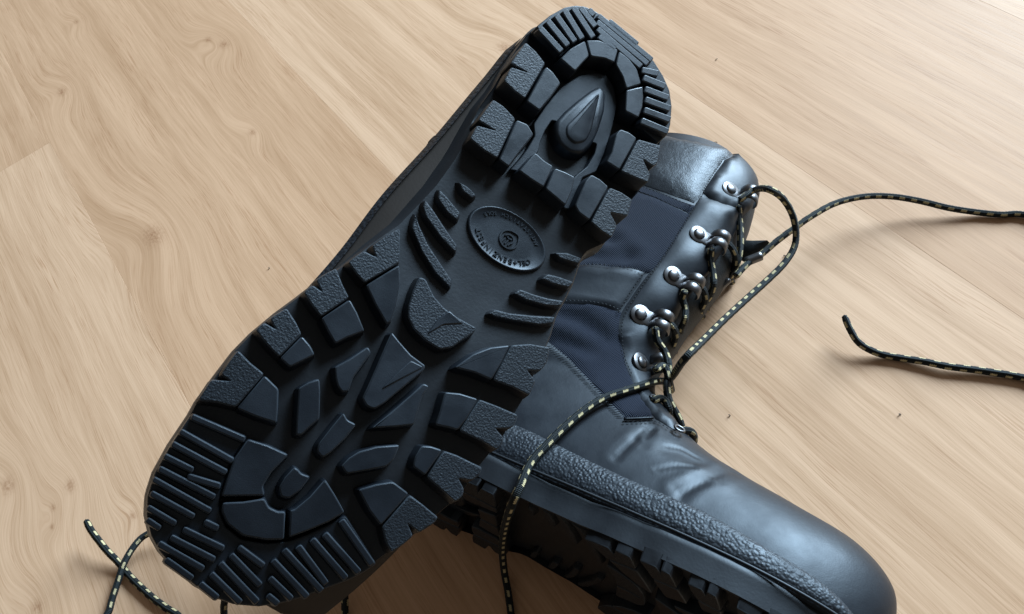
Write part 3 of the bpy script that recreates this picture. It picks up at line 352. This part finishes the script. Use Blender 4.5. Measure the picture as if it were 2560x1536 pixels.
# ---- treads: a lug is an extruded outline with sloping walls and a softened rim, laid on the curved sole
def lug_mesh(poly, top, base, draft, bev, r, put, mirror=False):
    P = np.array(soften(poly, r)); n = len(P); h = top-base
    rings = [(offset(P, draft), base), (offset(P, draft*bev/h), top-bev), (offset(P, -bev*.25), top-bev*.3), (offset(P, -bev*.9), top)]
    V = []; F = []
    for ring, w in rings:
        for u, v in ring: V.append(put(u, v, w))
    for k in range(3):
        for i in range(n): j = (i+1) % n; F.append((k*n+i, k*n+j, k*n+n+j, k*n+n+i))
    F.append(tuple(range(3*n, 4*n)))
    if mirror: F = [f[::-1] for f in F]
    return mesh('tread', V, F)
def put_inverted(u, v, w): return F2.out((u, v, w+toe_drop(u)))
_O = np.array(T['outline']); _us = np.array([40, 70, 100, 130, 160, 190, 215, 240, 265, 285, 300])
_W = np.interp(_us, (0, 50, 95, 135, 170, 205, 240, 270, 292, 303), (38, 40, 43, 47, 50, 52, 51, 45, 34, 22))
def _left(u):
    s_ = _O[_O[:, 1] < 0]; s_ = s_[np.argsort(s_[:, 0])]; return np.interp(u, s_[:, 0], s_[:, 1])
_shift = _W-.9+np.array([_left(u) for u in _us])
_shift[-2:] = _shift[-3]-np.array((1.0, 2.0))
_shift = np.polyval(np.polyfit(_us, _shift, 4), _us); _uf = np.linspace(40, 300, 60); _sf = np.polyval(np.polyfit(_us, _shift, 4), _uf)-np.maximum(0, (_uf-240)/60)*5.0
def put_lying(u, v, w): return F1.out((u, -(w+toe_drop(u)), -v+float(np.interp(u, _uf, _sf))))
def floor_depth(u): return -9.2+1.7*min(1, max(0, (u-150)/30.0))-2.3*min(1, max(0, (92-u)/14.0))
def outsole(parent, put, mirror, flare, badge=True):
    O = np.array(T['outline']); O = np.array(soften(O, 2.0)); S_ = resample(O, 4.0)
    body = offset(S_, .4); V, F, d = fill(body, 6.0)
    verts = [put(u, v, floor_depth(u)) for u, v in V]
    nb = len(V); ring = []
    # side wall: flares out a little towards the upper
    order = S_; n = len(order); base = [min(range(nb), key=lambda i: (V[i]-p)@(V[i]-p)) for p in body]
    prev = base; FF = [tuple(f) for f in F]
    waist = np.exp(-((S_[:, 0]-110)/55)**2)*np.where(S_[:, 1] < 0, 1, .4)
    lip = ((.1, -5.0, 0.), (1.0, -5.2, 0.)) if not badge else ()
    for off, w, fl_ in lip+((1.3, -10.5, .05), (1.5, -13, .3), (1.8, -16, .75), (2.0, -18.8, 1.), (.9, -20.2, 1.), (-6, -20.6, .5)):
        R = offset(S_, off); nrm_ = offset(S_, 1.0)-S_; R = R+nrm_*(waist*flare*fl_)[:, None]; cur = list(range(len(verts), len(verts)+n)); verts += [put(u, v, w) for u, v in R]
        for i in range(n): j = (i+1) % n; FF.append((prev[i], cur[i], cur[j], prev[j]))
        prev = cur
    FF = [f for f in FF if len(set(f)) == len(f)]
    me = mesh('outsole', verts, FF); orient(me)
    so = link('outsole', me, M['side'], parent, smooth=50)
    for name, mat, top, bs, draft, bev, r, poly in T['lugs']:
        lm = lug_mesh(poly, top, bs, draft, bev, r, put, mirror); lm.materials.append(M[mat])
        if mat == 'pebbled':
            lm.materials.append(M['side']); q = (len(lm.vertices))//4
            for i in range(q): lm.polygons[i].material_index = 1
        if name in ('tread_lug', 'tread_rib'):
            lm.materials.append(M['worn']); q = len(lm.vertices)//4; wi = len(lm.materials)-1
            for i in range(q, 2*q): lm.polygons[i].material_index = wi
        link(name, lm, None, so, smooth=40 if name == 'heel_drop' else 21)
    if not badge: return so
    # medallion with raised rim, writing and emblem
    c = np.array(T['medal']['c']); mj = np.array(T['medal']['major']); mn = np.array((-mj[1], mj[0])); ra, rb = T['medal']['ra'], T['medal']['rb']
    def el(a, k): return c+mj*ra*k*math.cos(a)+mn*rb*k*math.sin(a)
    n = 72; prof = [(1.03, -9.6), (1.01, -8.1), (.985, -7.75), (.955, -7.75), (.925, -8.15), (.60, -8.2), (.2, -8.2)]
    V = []; F = []
    for k, w in prof:
        for i in range(n): u, v = el(2*math.pi*i/n, k); V.append(put(u, v, w))
    for q in range(len(prof)-1):
        for i in range(n): j = (i+1) % n; F.append((q*n+i, q*n+j, q*n+n+j, q*n+n+i))
    F.append(tuple(range((len(prof)-1)*n, len(prof)*n)))
    me = mesh('medallion', V, F); orient(me); link('medallion', me, M['rubber'], so, smooth=50)
    def letters(txt, a0, a1, k, size, outward):
        V = []; F = []
        for i, ch in enumerate(txt):
            if ch == ' ': continue
            a = math.radians(a0+(a1-a0)*i/(len(txt)-1)); p = el(a, k); tg = unit(el(a+.01, k)-el(a-.01, k))
            right = -tg if outward else tg
            upd = np.array((-right[1], right[0]))
            cu = bpy.data.curves.new('letter', 'FONT'); cu.body = ch; cu.size = size; cu.extrude = .32; cu.align_x = 'CENTER'; cu.offset = .045
            ob = bpy.data.objects.new('letter', cu); COL.objects.link(ob)
            dg = bpy.context.evaluated_depsgraph_get(); me = ob.evaluated_get(dg).to_mesh()
            o = len(V)
            for vv in me.vertices:
                x, y, z = vv.co; q = p+right*x+upd*(y-size*.35); V.append(put(q[0], q[1], -8.1+z))
            F += [tuple(o+t for t in f.vertices) for f in me.polygons]
            ob.evaluated_get(dg).to_mesh_clear(); bpy.data.objects.remove(ob); bpy.data.curves.remove(cu)
        me = mesh('lettering', V, F); orient(me); link('lettering', me, M['rubber'], so, smooth=None)
    letters('OEL+BENZINFEST', 152, 27, .76, 3.5, True)
    letters('ANTISTATISCH SOLE', 213, 335, .78, 2.3, False)
    # emblem: a ring drawn out to a tip, strokes inside
    cl = c-mj*.8; V = []; F = []
    def bar(pts, wd, w1=-7.55):
        P = [np.array(p, float) for p in pts]; o = len(V); m = len(P)
        for i, p in enumerate(P):
            t = unit(P[min(i+1, m-1)]-P[max(i-1, 0)]); nn = np.array((-t[1], t[0]))
            for s_, w in ((1.3, -8.4), (.8, w1), (-.8, w1), (-1.3, -8.4)): q = p+nn*wd/2*s_; V.append(put(q[0], q[1], w))
        for i in range(m-1):
            for k in range(3): F.append((o+i*4+k, o+i*4+k+1, o+i*4+k+5, o+i*4+k+4))
        F.append((o, o+1, o+2, o+3)); F.append((o+(m-1)*4+3, o+(m-1)*4+2, o+(m-1)*4+1, o+(m-1)*4))
    E_ = lambda x, y: cl+mj*x+mn*y
    bar([E_(4.6*math.cos(a)*(1+.16*math.exp(-((a-4.1)/.35)**2)), 4.4*math.sin(a)*(1+.16*math.exp(-((a-4.1)/.35)**2))) for a in np.linspace(0, 2*math.pi, 41)], .8)
    bar([E_(2.4*math.cos(a)+.2, 2.2*math.sin(a)) for a in np.linspace(2.4, 6.0, 14)], .8)
    for q in (-1.6, .2, 2.0): bar([E_(q, .6), E_(q+.5, 2.0), E_(q+.8, 3.0)], .7)
    bar([E_(-1.2, -.6), E_(.2, -.2), E_(1.4, -.8)], .8)
    me = mesh('emblem', V, F); orient(me); link('emblem', me, M['rubber'], so, smooth=40)
    return so

# ---- skins
class Leather:
    """a skin in its frame, with creases and swellings pressed into it"""
    def __init__(k, skin, put): k.skin, k.put, k.press, k.swell = skin, put, [], []
    def at(k, s, t, off=0.0):
        p = k.skin.at(s, t); n = k.skin.normal(s, t); d = np.zeros(len(p))
        for line, w, depth in k.press:
            q = polydist(p, line); d += -depth*np.exp(-(q/w)**2)+depth*.45*np.exp(-((q-2.0*w)/w)**2)
        for c_, w, h in k.swell: d += h*np.exp(-(((p-c_)**2).sum(1))/w**2)
        return p+n*(d+off)[:, None]
    def local(k, pts):
        a = np.asarray(pts, float); return k.skin.at(a[:, 0], a[:, 1])
    def body(k, name, mat, parent, ns=8, nt=60, off=-.8):
        m = k.skin.n-1; S_ = np.linspace(0, m, m*ns+1); tt = np.linspace(0, 2, nt*2+1)[:-1]; tt = np.sort(np.concatenate((tt, [.01, 1.99])))
        ss, t2 = np.meshgrid(S_, tt, indexing='ij'); P = k.at(ss.ravel(), t2.ravel(), off); n = len(tt)
        F = [(i*n+j, i*n+(j+1) % n, (i+1)*n+(j+1) % n, (i+1)*n+j) for i in range(len(S_)-1) for j in range(n)]
        F.append(tuple(range(n)))
        me = mesh(name, [k.put(p) for p in P], F); orient(me); return link(name, me, mat, parent, smooth=180)
    def patch(k, name, mat, parent, poly, th=1.2, edge=1.6, step=2.6, uv=False, lift=-.5):
        A = np.array(poly, float)*np.array((18., 88.)); B = resample(A, 2.2); V, F, d = fill(B, step)
        off = lift+(th-lift)*np.minimum(1, d/edge)**.5
        s, t = V[:, 0]/18., V[:, 1]/88.; P = k.at(s, t, off)
        me = mesh(name, [k.put(p) for p in P], [tuple(f) for f in F])
        g = k.put(P.mean(0))
        if uv:
            L = k.skin.at(s, t); u = me.uv_layers.new(name='UVMap')
            for lp in me.loops: q = L[lp.vertex_index]; u.data[lp.index].uv = (q[0]+.35*q[1], q[1]-.35*q[0])
        up = sum((f.normal for f in me.polygons), Vector())
        ctr = k.at(s[:1], t[:1], 5.0)[0]; out = Vector(k.put(ctr))-Vector(k.put(k.at(s[:1], t[:1])[0]))
        if up.dot(out) < 0: me.flip_normals()
        return link(name, me, mat, parent, smooth=60)
    def stitches(k, parent, line, off=1.3, pitch=2.7, ln=1.7, wd=.42, mat=None, slant=0.0, name='stitching'):
        A = np.array(line, float); dense = np.array([catmull(A, x) for x in np.linspace(0, len(A)-1, len(A)*30)])
        P = k.at(dense[:, 0], dense[:, 1], off); N_ = k.skin.normal(dense[:, 0], dense[:, 1])
        L = np.concatenate(([0], np.cumsum(np.linalg.norm(np.diff(P, axis=0), axis=1)))); V = []; F = []
        for x in np.arange(pitch/2, L[-1], pitch):
            i = min(int(np.searchsorted(L, x)), len(P)-2); c_ = P[i]; tg = unit(P[i+1]-P[max(i-1, 0)]); nn = N_[i]; sd = np.cross(nn, tg)
            if slant: tg, sd = tg*math.cos(slant)+sd*math.sin(slant), sd*math.cos(slant)-tg*math.sin(slant)
            o = len(V)
            for f, g, h in ((-1, 0, -.25), (-.6, 1, 0), (-.6, -1, 0), (.6, 1, 0), (.6, -1, 0), (1, 0, -.25), (-.4, 0, wd*.8), (.4, 0, wd*.8)):
                V.append(k.put(c_+tg*f*ln/2+sd*g*wd+nn*h))
            F += [(o, o+2, o+6), (o, o+6, o+1), (o+2, o+4, o+7, o+6), (o+1, o+6, o+7, o+3), (o+4, o+5, o+7), (o+3, o+7, o+5)]
        me = mesh(name, V, F); orient(me); q = link(name, me, mat or M['thread'], parent, smooth=40); q['kind'] = 'stuff'; return q
    def groove(k, name, mat, parent, line, off, rad):
        A = np.array(line, float); d = np.array([catmull(A, x) for x in np.linspace(0, len(A)-1, len(A)*10)])
        return tube(name, [k.put(p) for p in k.at(d[:, 0], d[:, 1], off)], rad, mat, parent, n=8, step=1.5)

def tube(name, pts, rad, mat, parent, n=12, step=1.1, cap=True, braid=0.0, taper=None):
    P = np.array(pts, float); X = np.linspace(0, len(P)-1, max(8, len(P)*24)); D = catmull(P, X)
    L = np.concatenate(([0], np.cumsum(np.linalg.norm(np.diff(D, axis=0), axis=1)))); m = max(4, int(L[-1]/step)); q = np.linspace(0, L[-1], m)
    D = np.stack([np.interp(q, L, D[:, i]) for i in range(3)], -1)
    if len(D) > 8:
        for _ in range(2): D[1:-1] = D[1:-1]*.5+(D[:-2]+D[2:])*.25
    tg = np.gradient(D, axis=0); tg /= np.linalg.norm(tg, axis=1, keepdims=True)
    up = np.array((0, 0, 1.)) if abs(tg[0][2]) < .9 else np.array((1., 0, 0)); N_ = unit(up-(up@tg[0])*tg[0]); V = []; F = []
    tw = 0.
    for i in range(m):
        N_ = unit(N_-(N_@tg[i])*tg[i]); B = np.cross(tg[i], N_)
        r0 = rad*(taper(q[i], L[-1]) if taper else 1)
        for j in range(n):
            a = 2*math.pi*j/n; r = r0*(1+braid*math.sin(q[i]*2.1+2*a)*math.sin(q[i]*2.1-2*a)); V.append(D[i]+(N_*math.cos(a)+B*math.sin(a))*r)
    for i in range(m-1):
        for j in range(n): k = (j+1) % n; F.append((i*n+j, i*n+k, (i+1)*n+k, (i+1)*n+j))
    o = len(V)
    if cap:
        V += [D[0]-tg[0]*rad*.5, D[-1]+tg[-1]*rad*.5]
        for j in range(n): k = (j+1) % n; F.append((k, j, o)); F.append(((m-1)*n+j, (m-1)*n+k, o+1))
    me = mesh(name, V, F); u = me.uv_layers.new(name='UVMap'); uvs = []
    for f in F:
        js = [x % n for x in f if x < o]; wrap = 0 in js and n-1 in js
        for x in f:
            if x >= o: uvs.append((q[0] if x == o else q[-1], 0)); continue
            j = x % n; uvs.append((q[x//n], (n if wrap and j == 0 else j)/n))
    for i, lp in enumerate(me.loops): u.data[i].uv = uvs[i]
    return link(name, me, mat, parent, smooth=180)
LACE = 2.35
def lace(pts, parent, name='shoelace', label=None, ends=(False, False)):
    def tp(x, l):
        k = 1.0
        if ends[0] and x < 3: k = .8+.2*x/3
        if ends[1] and l-x < 3: k = .8+.2*(l-x)/3
        return k
    o = tube(name, pts, LACE, M['lace'], parent, n=14, step=.9, braid=.07, taper=tp)
    if label: o['label'] = label
    return o

# ---- the boot lying on its side
F1 = side_frame()
boot = thing('lying_boot', 'black leather and navy textile boot lying on its side with toe to the right', 'boot', 'pair of black lace-up boots')
skin1 = Leather(Skin(), F1.out)
hk = [skin1.local([h['dome']])[0] for h in T['hooks']]
for cr, (w, dp) in zip(T['creases'], ((3.0, .32), (2.6, .25), (3.6, .55), (2.6, .35), (4.5, .35), (2.4, .25))): skin1.press.append((skin1.local(cr), w, dp))
for cr in T['fine']: skin1.press.append((skin1.local(cr), 1.1, .30))
for fo, (w, dp) in zip(T['folds'], ((5.5, 2.2), (5, 1.7), (6, 2.2), (5, 1.6), (5, 1.5))): skin1.press.append((skin1.local(fo), w, dp))
for a, b in zip(hk[:-1], hk[1:]): skin1.swell.append(((a+b)/2+np.array((4, 0, 0)), 11.0, 1.5))
for a in hk: skin1.swell.append((a+np.array((3, 0, 0)), 7.0, -1.0))
skin1.swell.append((skin1.skin.at(np.array([2.6]), np.array([.55]))[0], 26.0, 1.6))
skin1.body('upper', M['leather'], boot, ns=16, nt=96)
rd = T['rand']; low = [[s, -.012] for s, t in rd][::-1]
rand_poly = [[11.0, .17], [10.2, .13], [9.5, .115]]+rd+[[2.3, .05], [2.0, .0]]
lowe = [[s, .004] for s in np.linspace(2.0, 10.6, 40)]
rand = skin1.patch('rand_strip', M['rand'], boot, rand_poly+lowe[1:], th=1.7, edge=3.0, step=2.0)
skin1.patch('quarter_textile', M['textile'], boot, T['lower_textile'], th=.9, uv=True, edge=1.0, lift=-.9, step=2.0)
skin1.patch('shaft_textile', M['textile'], boot, T['upper_textile'], th=.9, uv=True, edge=1.0, lift=-.9, step=2.0)
skin1.patch('leather_band', M['leather'], boot, T['band'], th=1.4)
skin1.patch('collar_trim', M['textile'], boot, T['trim'], th=2.0, uv=True)
skin1.patch('padded_collar', M['grain'], boot, T['collar'], th=3.0, edge=6.0)
skin1.patch('lace_facing', M['leather'], boot, T['facing'], th=1.9, edge=1.2)
skin1.patch('collar_facing', M['leather'], boot, T['collar_facing'], th=2.6, edge=1.2)
for k_, v_ in T['seams'].items(): skin1.stitches(boot, v_, off={'facing_seam': 2.0, 'facing_seam_b': 2.0, 'collar_seam': 3.0, 'band_seam_top': 1.5, 'band_seam_low': 1.5, 'trim_seam': 1.9, 'vamp_seam': .3}[k_])
skin1.stitches(boot, T['zigzag'], off=.35, pitch=2.0, ln=4.6, wd=.36, slant=1.05)
skin1.groove('vamp_piping', M['leather'], boot, T['piping'], .5, .9)
so1 = outsole(boot, put_lying, False, 0.0, False)
welt = [skin1.skin.at(np.array([s]), np.array([.004]))[0]+np.array((0, .6, 1.9)) for s in np.linspace(2.1, 10.0, 50)]
tube('welt_line', [F1.out(p) for p in welt], .85, M['side'], boot, n=8, step=1.5)
def frame_at(L, d, tp):
    p = L.at(np.array([d[0]]), np.array([d[1]]), 2.0)[0]; q = L.at(np.array([tp[0]]), np.array([tp[1]]), 2.0)[0]
    n = L.skin.normal(np.array([d[0]]), np.array([d[1]]))[0]; n2 = L.skin.normal(np.array([tp[0]]), np.array([tp[1]]))[0]; n = unit(n+n2*.5)
    x = unit((q-p)-((q-p)@n)*n); return p, x, np.cross(n, x), n
def hook_meshes():
    out = {}
    pl = [(5.3*math.cos(a), 5.3*math.sin(a)) for a in np.linspace(math.radians(50), math.radians(310), 20)]+[(5.5, -4.2), (8.5, -4.4), (9.2, -3.6), (9.2, 3.6), (8.5, 4.4), (5.5, 4.2)]
    V = []; F = []; n = len(pl)
    for o_, z in ((.0, -.6), (0, .7), (-.35, 1.0)):
        for x, y in offset(pl, o_): V.append((x, y, z))
    for k in range(2):
        for i in range(n): j = (i+1) % n; F.append((k*n+i, k*n+j, k*n+n+j, k*n+n+i))
    F.append(tuple(range(2*n, 3*n))); out['plate'] = (V, F)
    V = []; F = []; n = 20; pr = [(3.25, .6), (3.2, 1.2), (2.95, 1.7), (2.3, 2.1), (1.4, 2.35), (.5, 2.45)]
    for r, z in pr:
        for i in range(n): V.append((r*math.cos(2*math.pi*i/n), r*math.sin(2*math.pi*i/n), z))
    for k in range(len(pr)-1):
        for i in range(n): j = (i+1) % n; F.append((k*n+i, k*n+j, k*n+n+j, k*n+n+i))
    F.append(tuple(range((len(pr)-1)*n, len(pr)*n))); out['dome'] = (V, F)
    cur = catmull(np.array([(6.6, .6), (6.9, 3.2), (8.2, 5.8), (10.8, 7.0), (13.6, 6.2), (15.2, 3.8), (15.2, 1.4)]), np.linspace(0, 6, 22))
    V = []; F = []; m = len(cur)
    for i, p in enumerate(cur):
        t = unit(cur[min(i+1, m-1)]-cur[max(i-1, 0)]); nn = np.array((-t[1], t[0]))
        for y, h in ((-2.25, -.1), (-2.45, .4), (-2.0, .9), (2.0, .9), (2.45, .4), (2.25, -.1)): q = p+nn*h; V.append((q[0], y, q[1]))
    for i in range(m-1):
        for k in range(6): j = (k+1) % 6; F.append((i*6+k, i*6+j, i*6+6+j, i*6+6+k))
    F.append(tuple(range(6))); F.append(tuple(range((m-1)*6, m*6))); out['tab'] = (V, F)
    res = {}
    for k, (V, F) in out.items(): me = mesh('hook_'+k, V, F); orient(me); res[k] = me
    return res
HM = hook_meshes()
for h in T['hooks']:
    p, x, y, n = frame_at(skin1, h['dome'], h['tip'])
    W = [Vector(F1.m @ k) for k in (x, y, n)]; mt = Matrix(W).transposed().to_4x4() @ Matrix.Scale(1.32, 4); mt.translation = Vector(F1.out(p))*MM
    pl = link('lace_hook', HM['plate'], M['metal'], boot, smooth=45); pl.matrix_world = mt
    d = link('rivet_dome', HM['dome'], M['metal'], pl, smooth=60)
    for sd in (-3.0, 3.0):
        t = link('hook_tab', HM['tab'], M['metal'], pl, smooth=50); t.location = (0, sd*MM, 0)
def ring_mesh():
    V = []; F = []; n, m = 20, 8
    for i in range(n):
        a = 2*math.pi*i/n
        for j in range(m): b = 2*math.pi*j/m; r = 2.9+.9*math.cos(b); V.append((r*math.cos(a), r*math.sin(a), .7*math.sin(b)+.4))
    for i in range(n):
        for j in range(m): F.append((i*m+j, ((i+1) % n)*m+j, ((i+1) % n)*m+(j+1) % m, i*m+(j+1) % m))
    me = mesh('eyelet', V, F); orient(me); return me
RM = ring_mesh()
for e in T['eyelets']:
    p, x, y, n = frame_at(skin1, e, (e[0]-.4, e[1]))
    mt = Matrix([Vector(F1.m @ k) for k in (x, y, n)]).transposed().to_4x4(); mt.translation = Vector(F1.out(p))*MM
    link('eyelet', RM, M['metal'], boot, smooth=180).matrix_world = mt
lc = T['laces']
lace(lc['near'], boot, label='lace end looping from the top hook across the boot to the floor')
lace(lc['far'], boot, label='lace end curving out over the floor with its tip up', ends=(False, True))
for l in T['lacing']: lace(l, boot, name='lacing')
# tongue: a grained strip behind the laces with its loose corner showing on the floor side
tg_s = np.linspace(8.2, 17.2, 40); V = []; F = []
for i, s in enumerate(tg_s):
    for j, t in enumerate(np.linspace(.80, 1.25, 9)):
        bul = 2.5*math.sin(math.pi*j/8)*min(1, (s-8.2)/1.5)
        p = skin1.skin.at(np.array([s]), np.array([t]))[0]+skin1.skin.normal(np.array([s]), np.array([t]))[0]*(-.6+.35*bul)+np.array((.22*bul, 0, 0)); V.append(F1.out(p))
for i in range(len(tg_s)-1):
    for j in range(8): F.append((i*9+j, i*9+j+1, i*9+10+j, i*9+9+j))
me = mesh('tongue', V, F); orient(me); tongue = link('tongue', me, M['tongue'], boot, smooth=180)
tip = np.array(T['tongue_tip']); nt_ = len(tip); up_ = np.array((0, 0, 1.6)); ctr_ = tip.mean(0)+np.array((0, 0, 2.2))
V = [p for p in tip]+[ctr_]+[p-up_ for p in tip]+[ctr_-up_]
F = [(i, (i+1) % nt_, nt_) for i in range(nt_)]+[(nt_+1+(i+1) % nt_, nt_+1+i, 2*nt_+1) for i in range(nt_)]+[(i, nt_+1+i, nt_+1+(i+1) % nt_, (i+1) % nt_) for i in range(nt_)]
me = mesh('tongue_corner', V, F); orient(me); link('tongue_corner', me, M['tongue'], tongue, smooth=60)
cp = T['clip']; tube('far_side_hook', cp, 3.4, M['metal'], boot, n=14, step=1.5)
for i in (0, 2): tube('far_side_hook', T['clips'][i:i+2], 2.6, M['metal'], boot, n=14, step=1.5)

# ---- the inverted boot leaning on it, sole to the viewer
boot2 = thing('upturned_boot', 'black leather boot turned sole up, deep lugged tread and oval medallion facing the viewer', 'boot', 'pair of black lace-up boots')
so2 = outsole(boot2, put_inverted, False, 3.5)
WL = [14, 44, 53, 58, 58.5, 56, 54.5, 54.5, 51, 48, 45, 41, 35, 29, 24, 24, 26, 28, 24]
WR = [10, 22, 28, 36, 44, 46, 44, 43, 42, 42, 38, 36, 36, 36, 36, 36, 34, 32, 24]
def put_upper(p): return F2.out((p[0], p[2]+.16*max(0, p[1]-45), -p[1]))
skin2 = Leather(Skin(B=[(a_, b_-4 if b_ < 23 else b_) for a_, b_ in SIDE_B], W=WR, W2=WL, E=[1, 1, 1, 1, .97, .94, .90, .88, .86, .85, .82, .5, .1, 0, 0, 0, 0, 0, 0], bend=0.0, squash=.62), put_upper)
skin2.body('upper', M['bounce'], boot2)
sl = np.linspace(2.5, 9.6, 60)
skin2.patch('rand_strip', M['rand'], boot2, [[s, 1.995] for s in sl]+[[s, 1.945] for s in sl[::-1]], th=1.8, edge=2.0)
skin2.stitches(boot2, [[s, 1.93] for s in np.linspace(4.5, 9.4, 10)], off=.3)
tabp = np.array([8.55, 1.80]); skin2.patch('pull_tab', M['leather'], boot2, [tabp+np.array(k) for k in ((-.12, -.10), (.10, -.10), (.12, .06), (-.10, .06))], th=2.2, edge=.8, step=1.2)
skin2.stitches(boot2, [[7.0, 1.88], [6.7, 1.80], [6.3, 1.70], [5.8, 1.6]], off=.3)
lace(lc['under_a'], boot2, label='lace end with raised tip on the floor left of the toe', ends=(True, False))
lace(lc['under_b'], boot2, label='lace curving out from under the toe and crossing the other end')

# ---- lint on the floor
LB = ['tiny dark curl of lint on the floor beyond the collar of the lying boot', 'tiny dark speck of lint on the floor right of the lowest lacing', 'tiny dark speck of lint below the loose lace tip',
      'tiny dark speck of lint touching the front edge of the toe leather', 'tiny speck of lint left of the upturned sole', 'tiny dark speck of lint on the floor inside the long lace curve', 'tiny dark speck of lint on the bare floor behind both boots']
rr = random.Random(4)
for (x, y), lb in zip(T['specks'], LB):
    a = rr.random()*6; k = 2.3 if lb == LB[0] else 1.2
    pts = [(x+k*math.cos(a+i*.7)*(i-1.5)*.7, y+k*math.sin(a+i*.7)*(i-1.5)*.5, .35+.25*i) for i in range(4)]
    o = tube('lint_speck', pts, .3, M['lint'], None, n=6, step=.5); o['label'] = lb; o['category'] = 'lint'; o['group'] = 'lint specks on the floor'
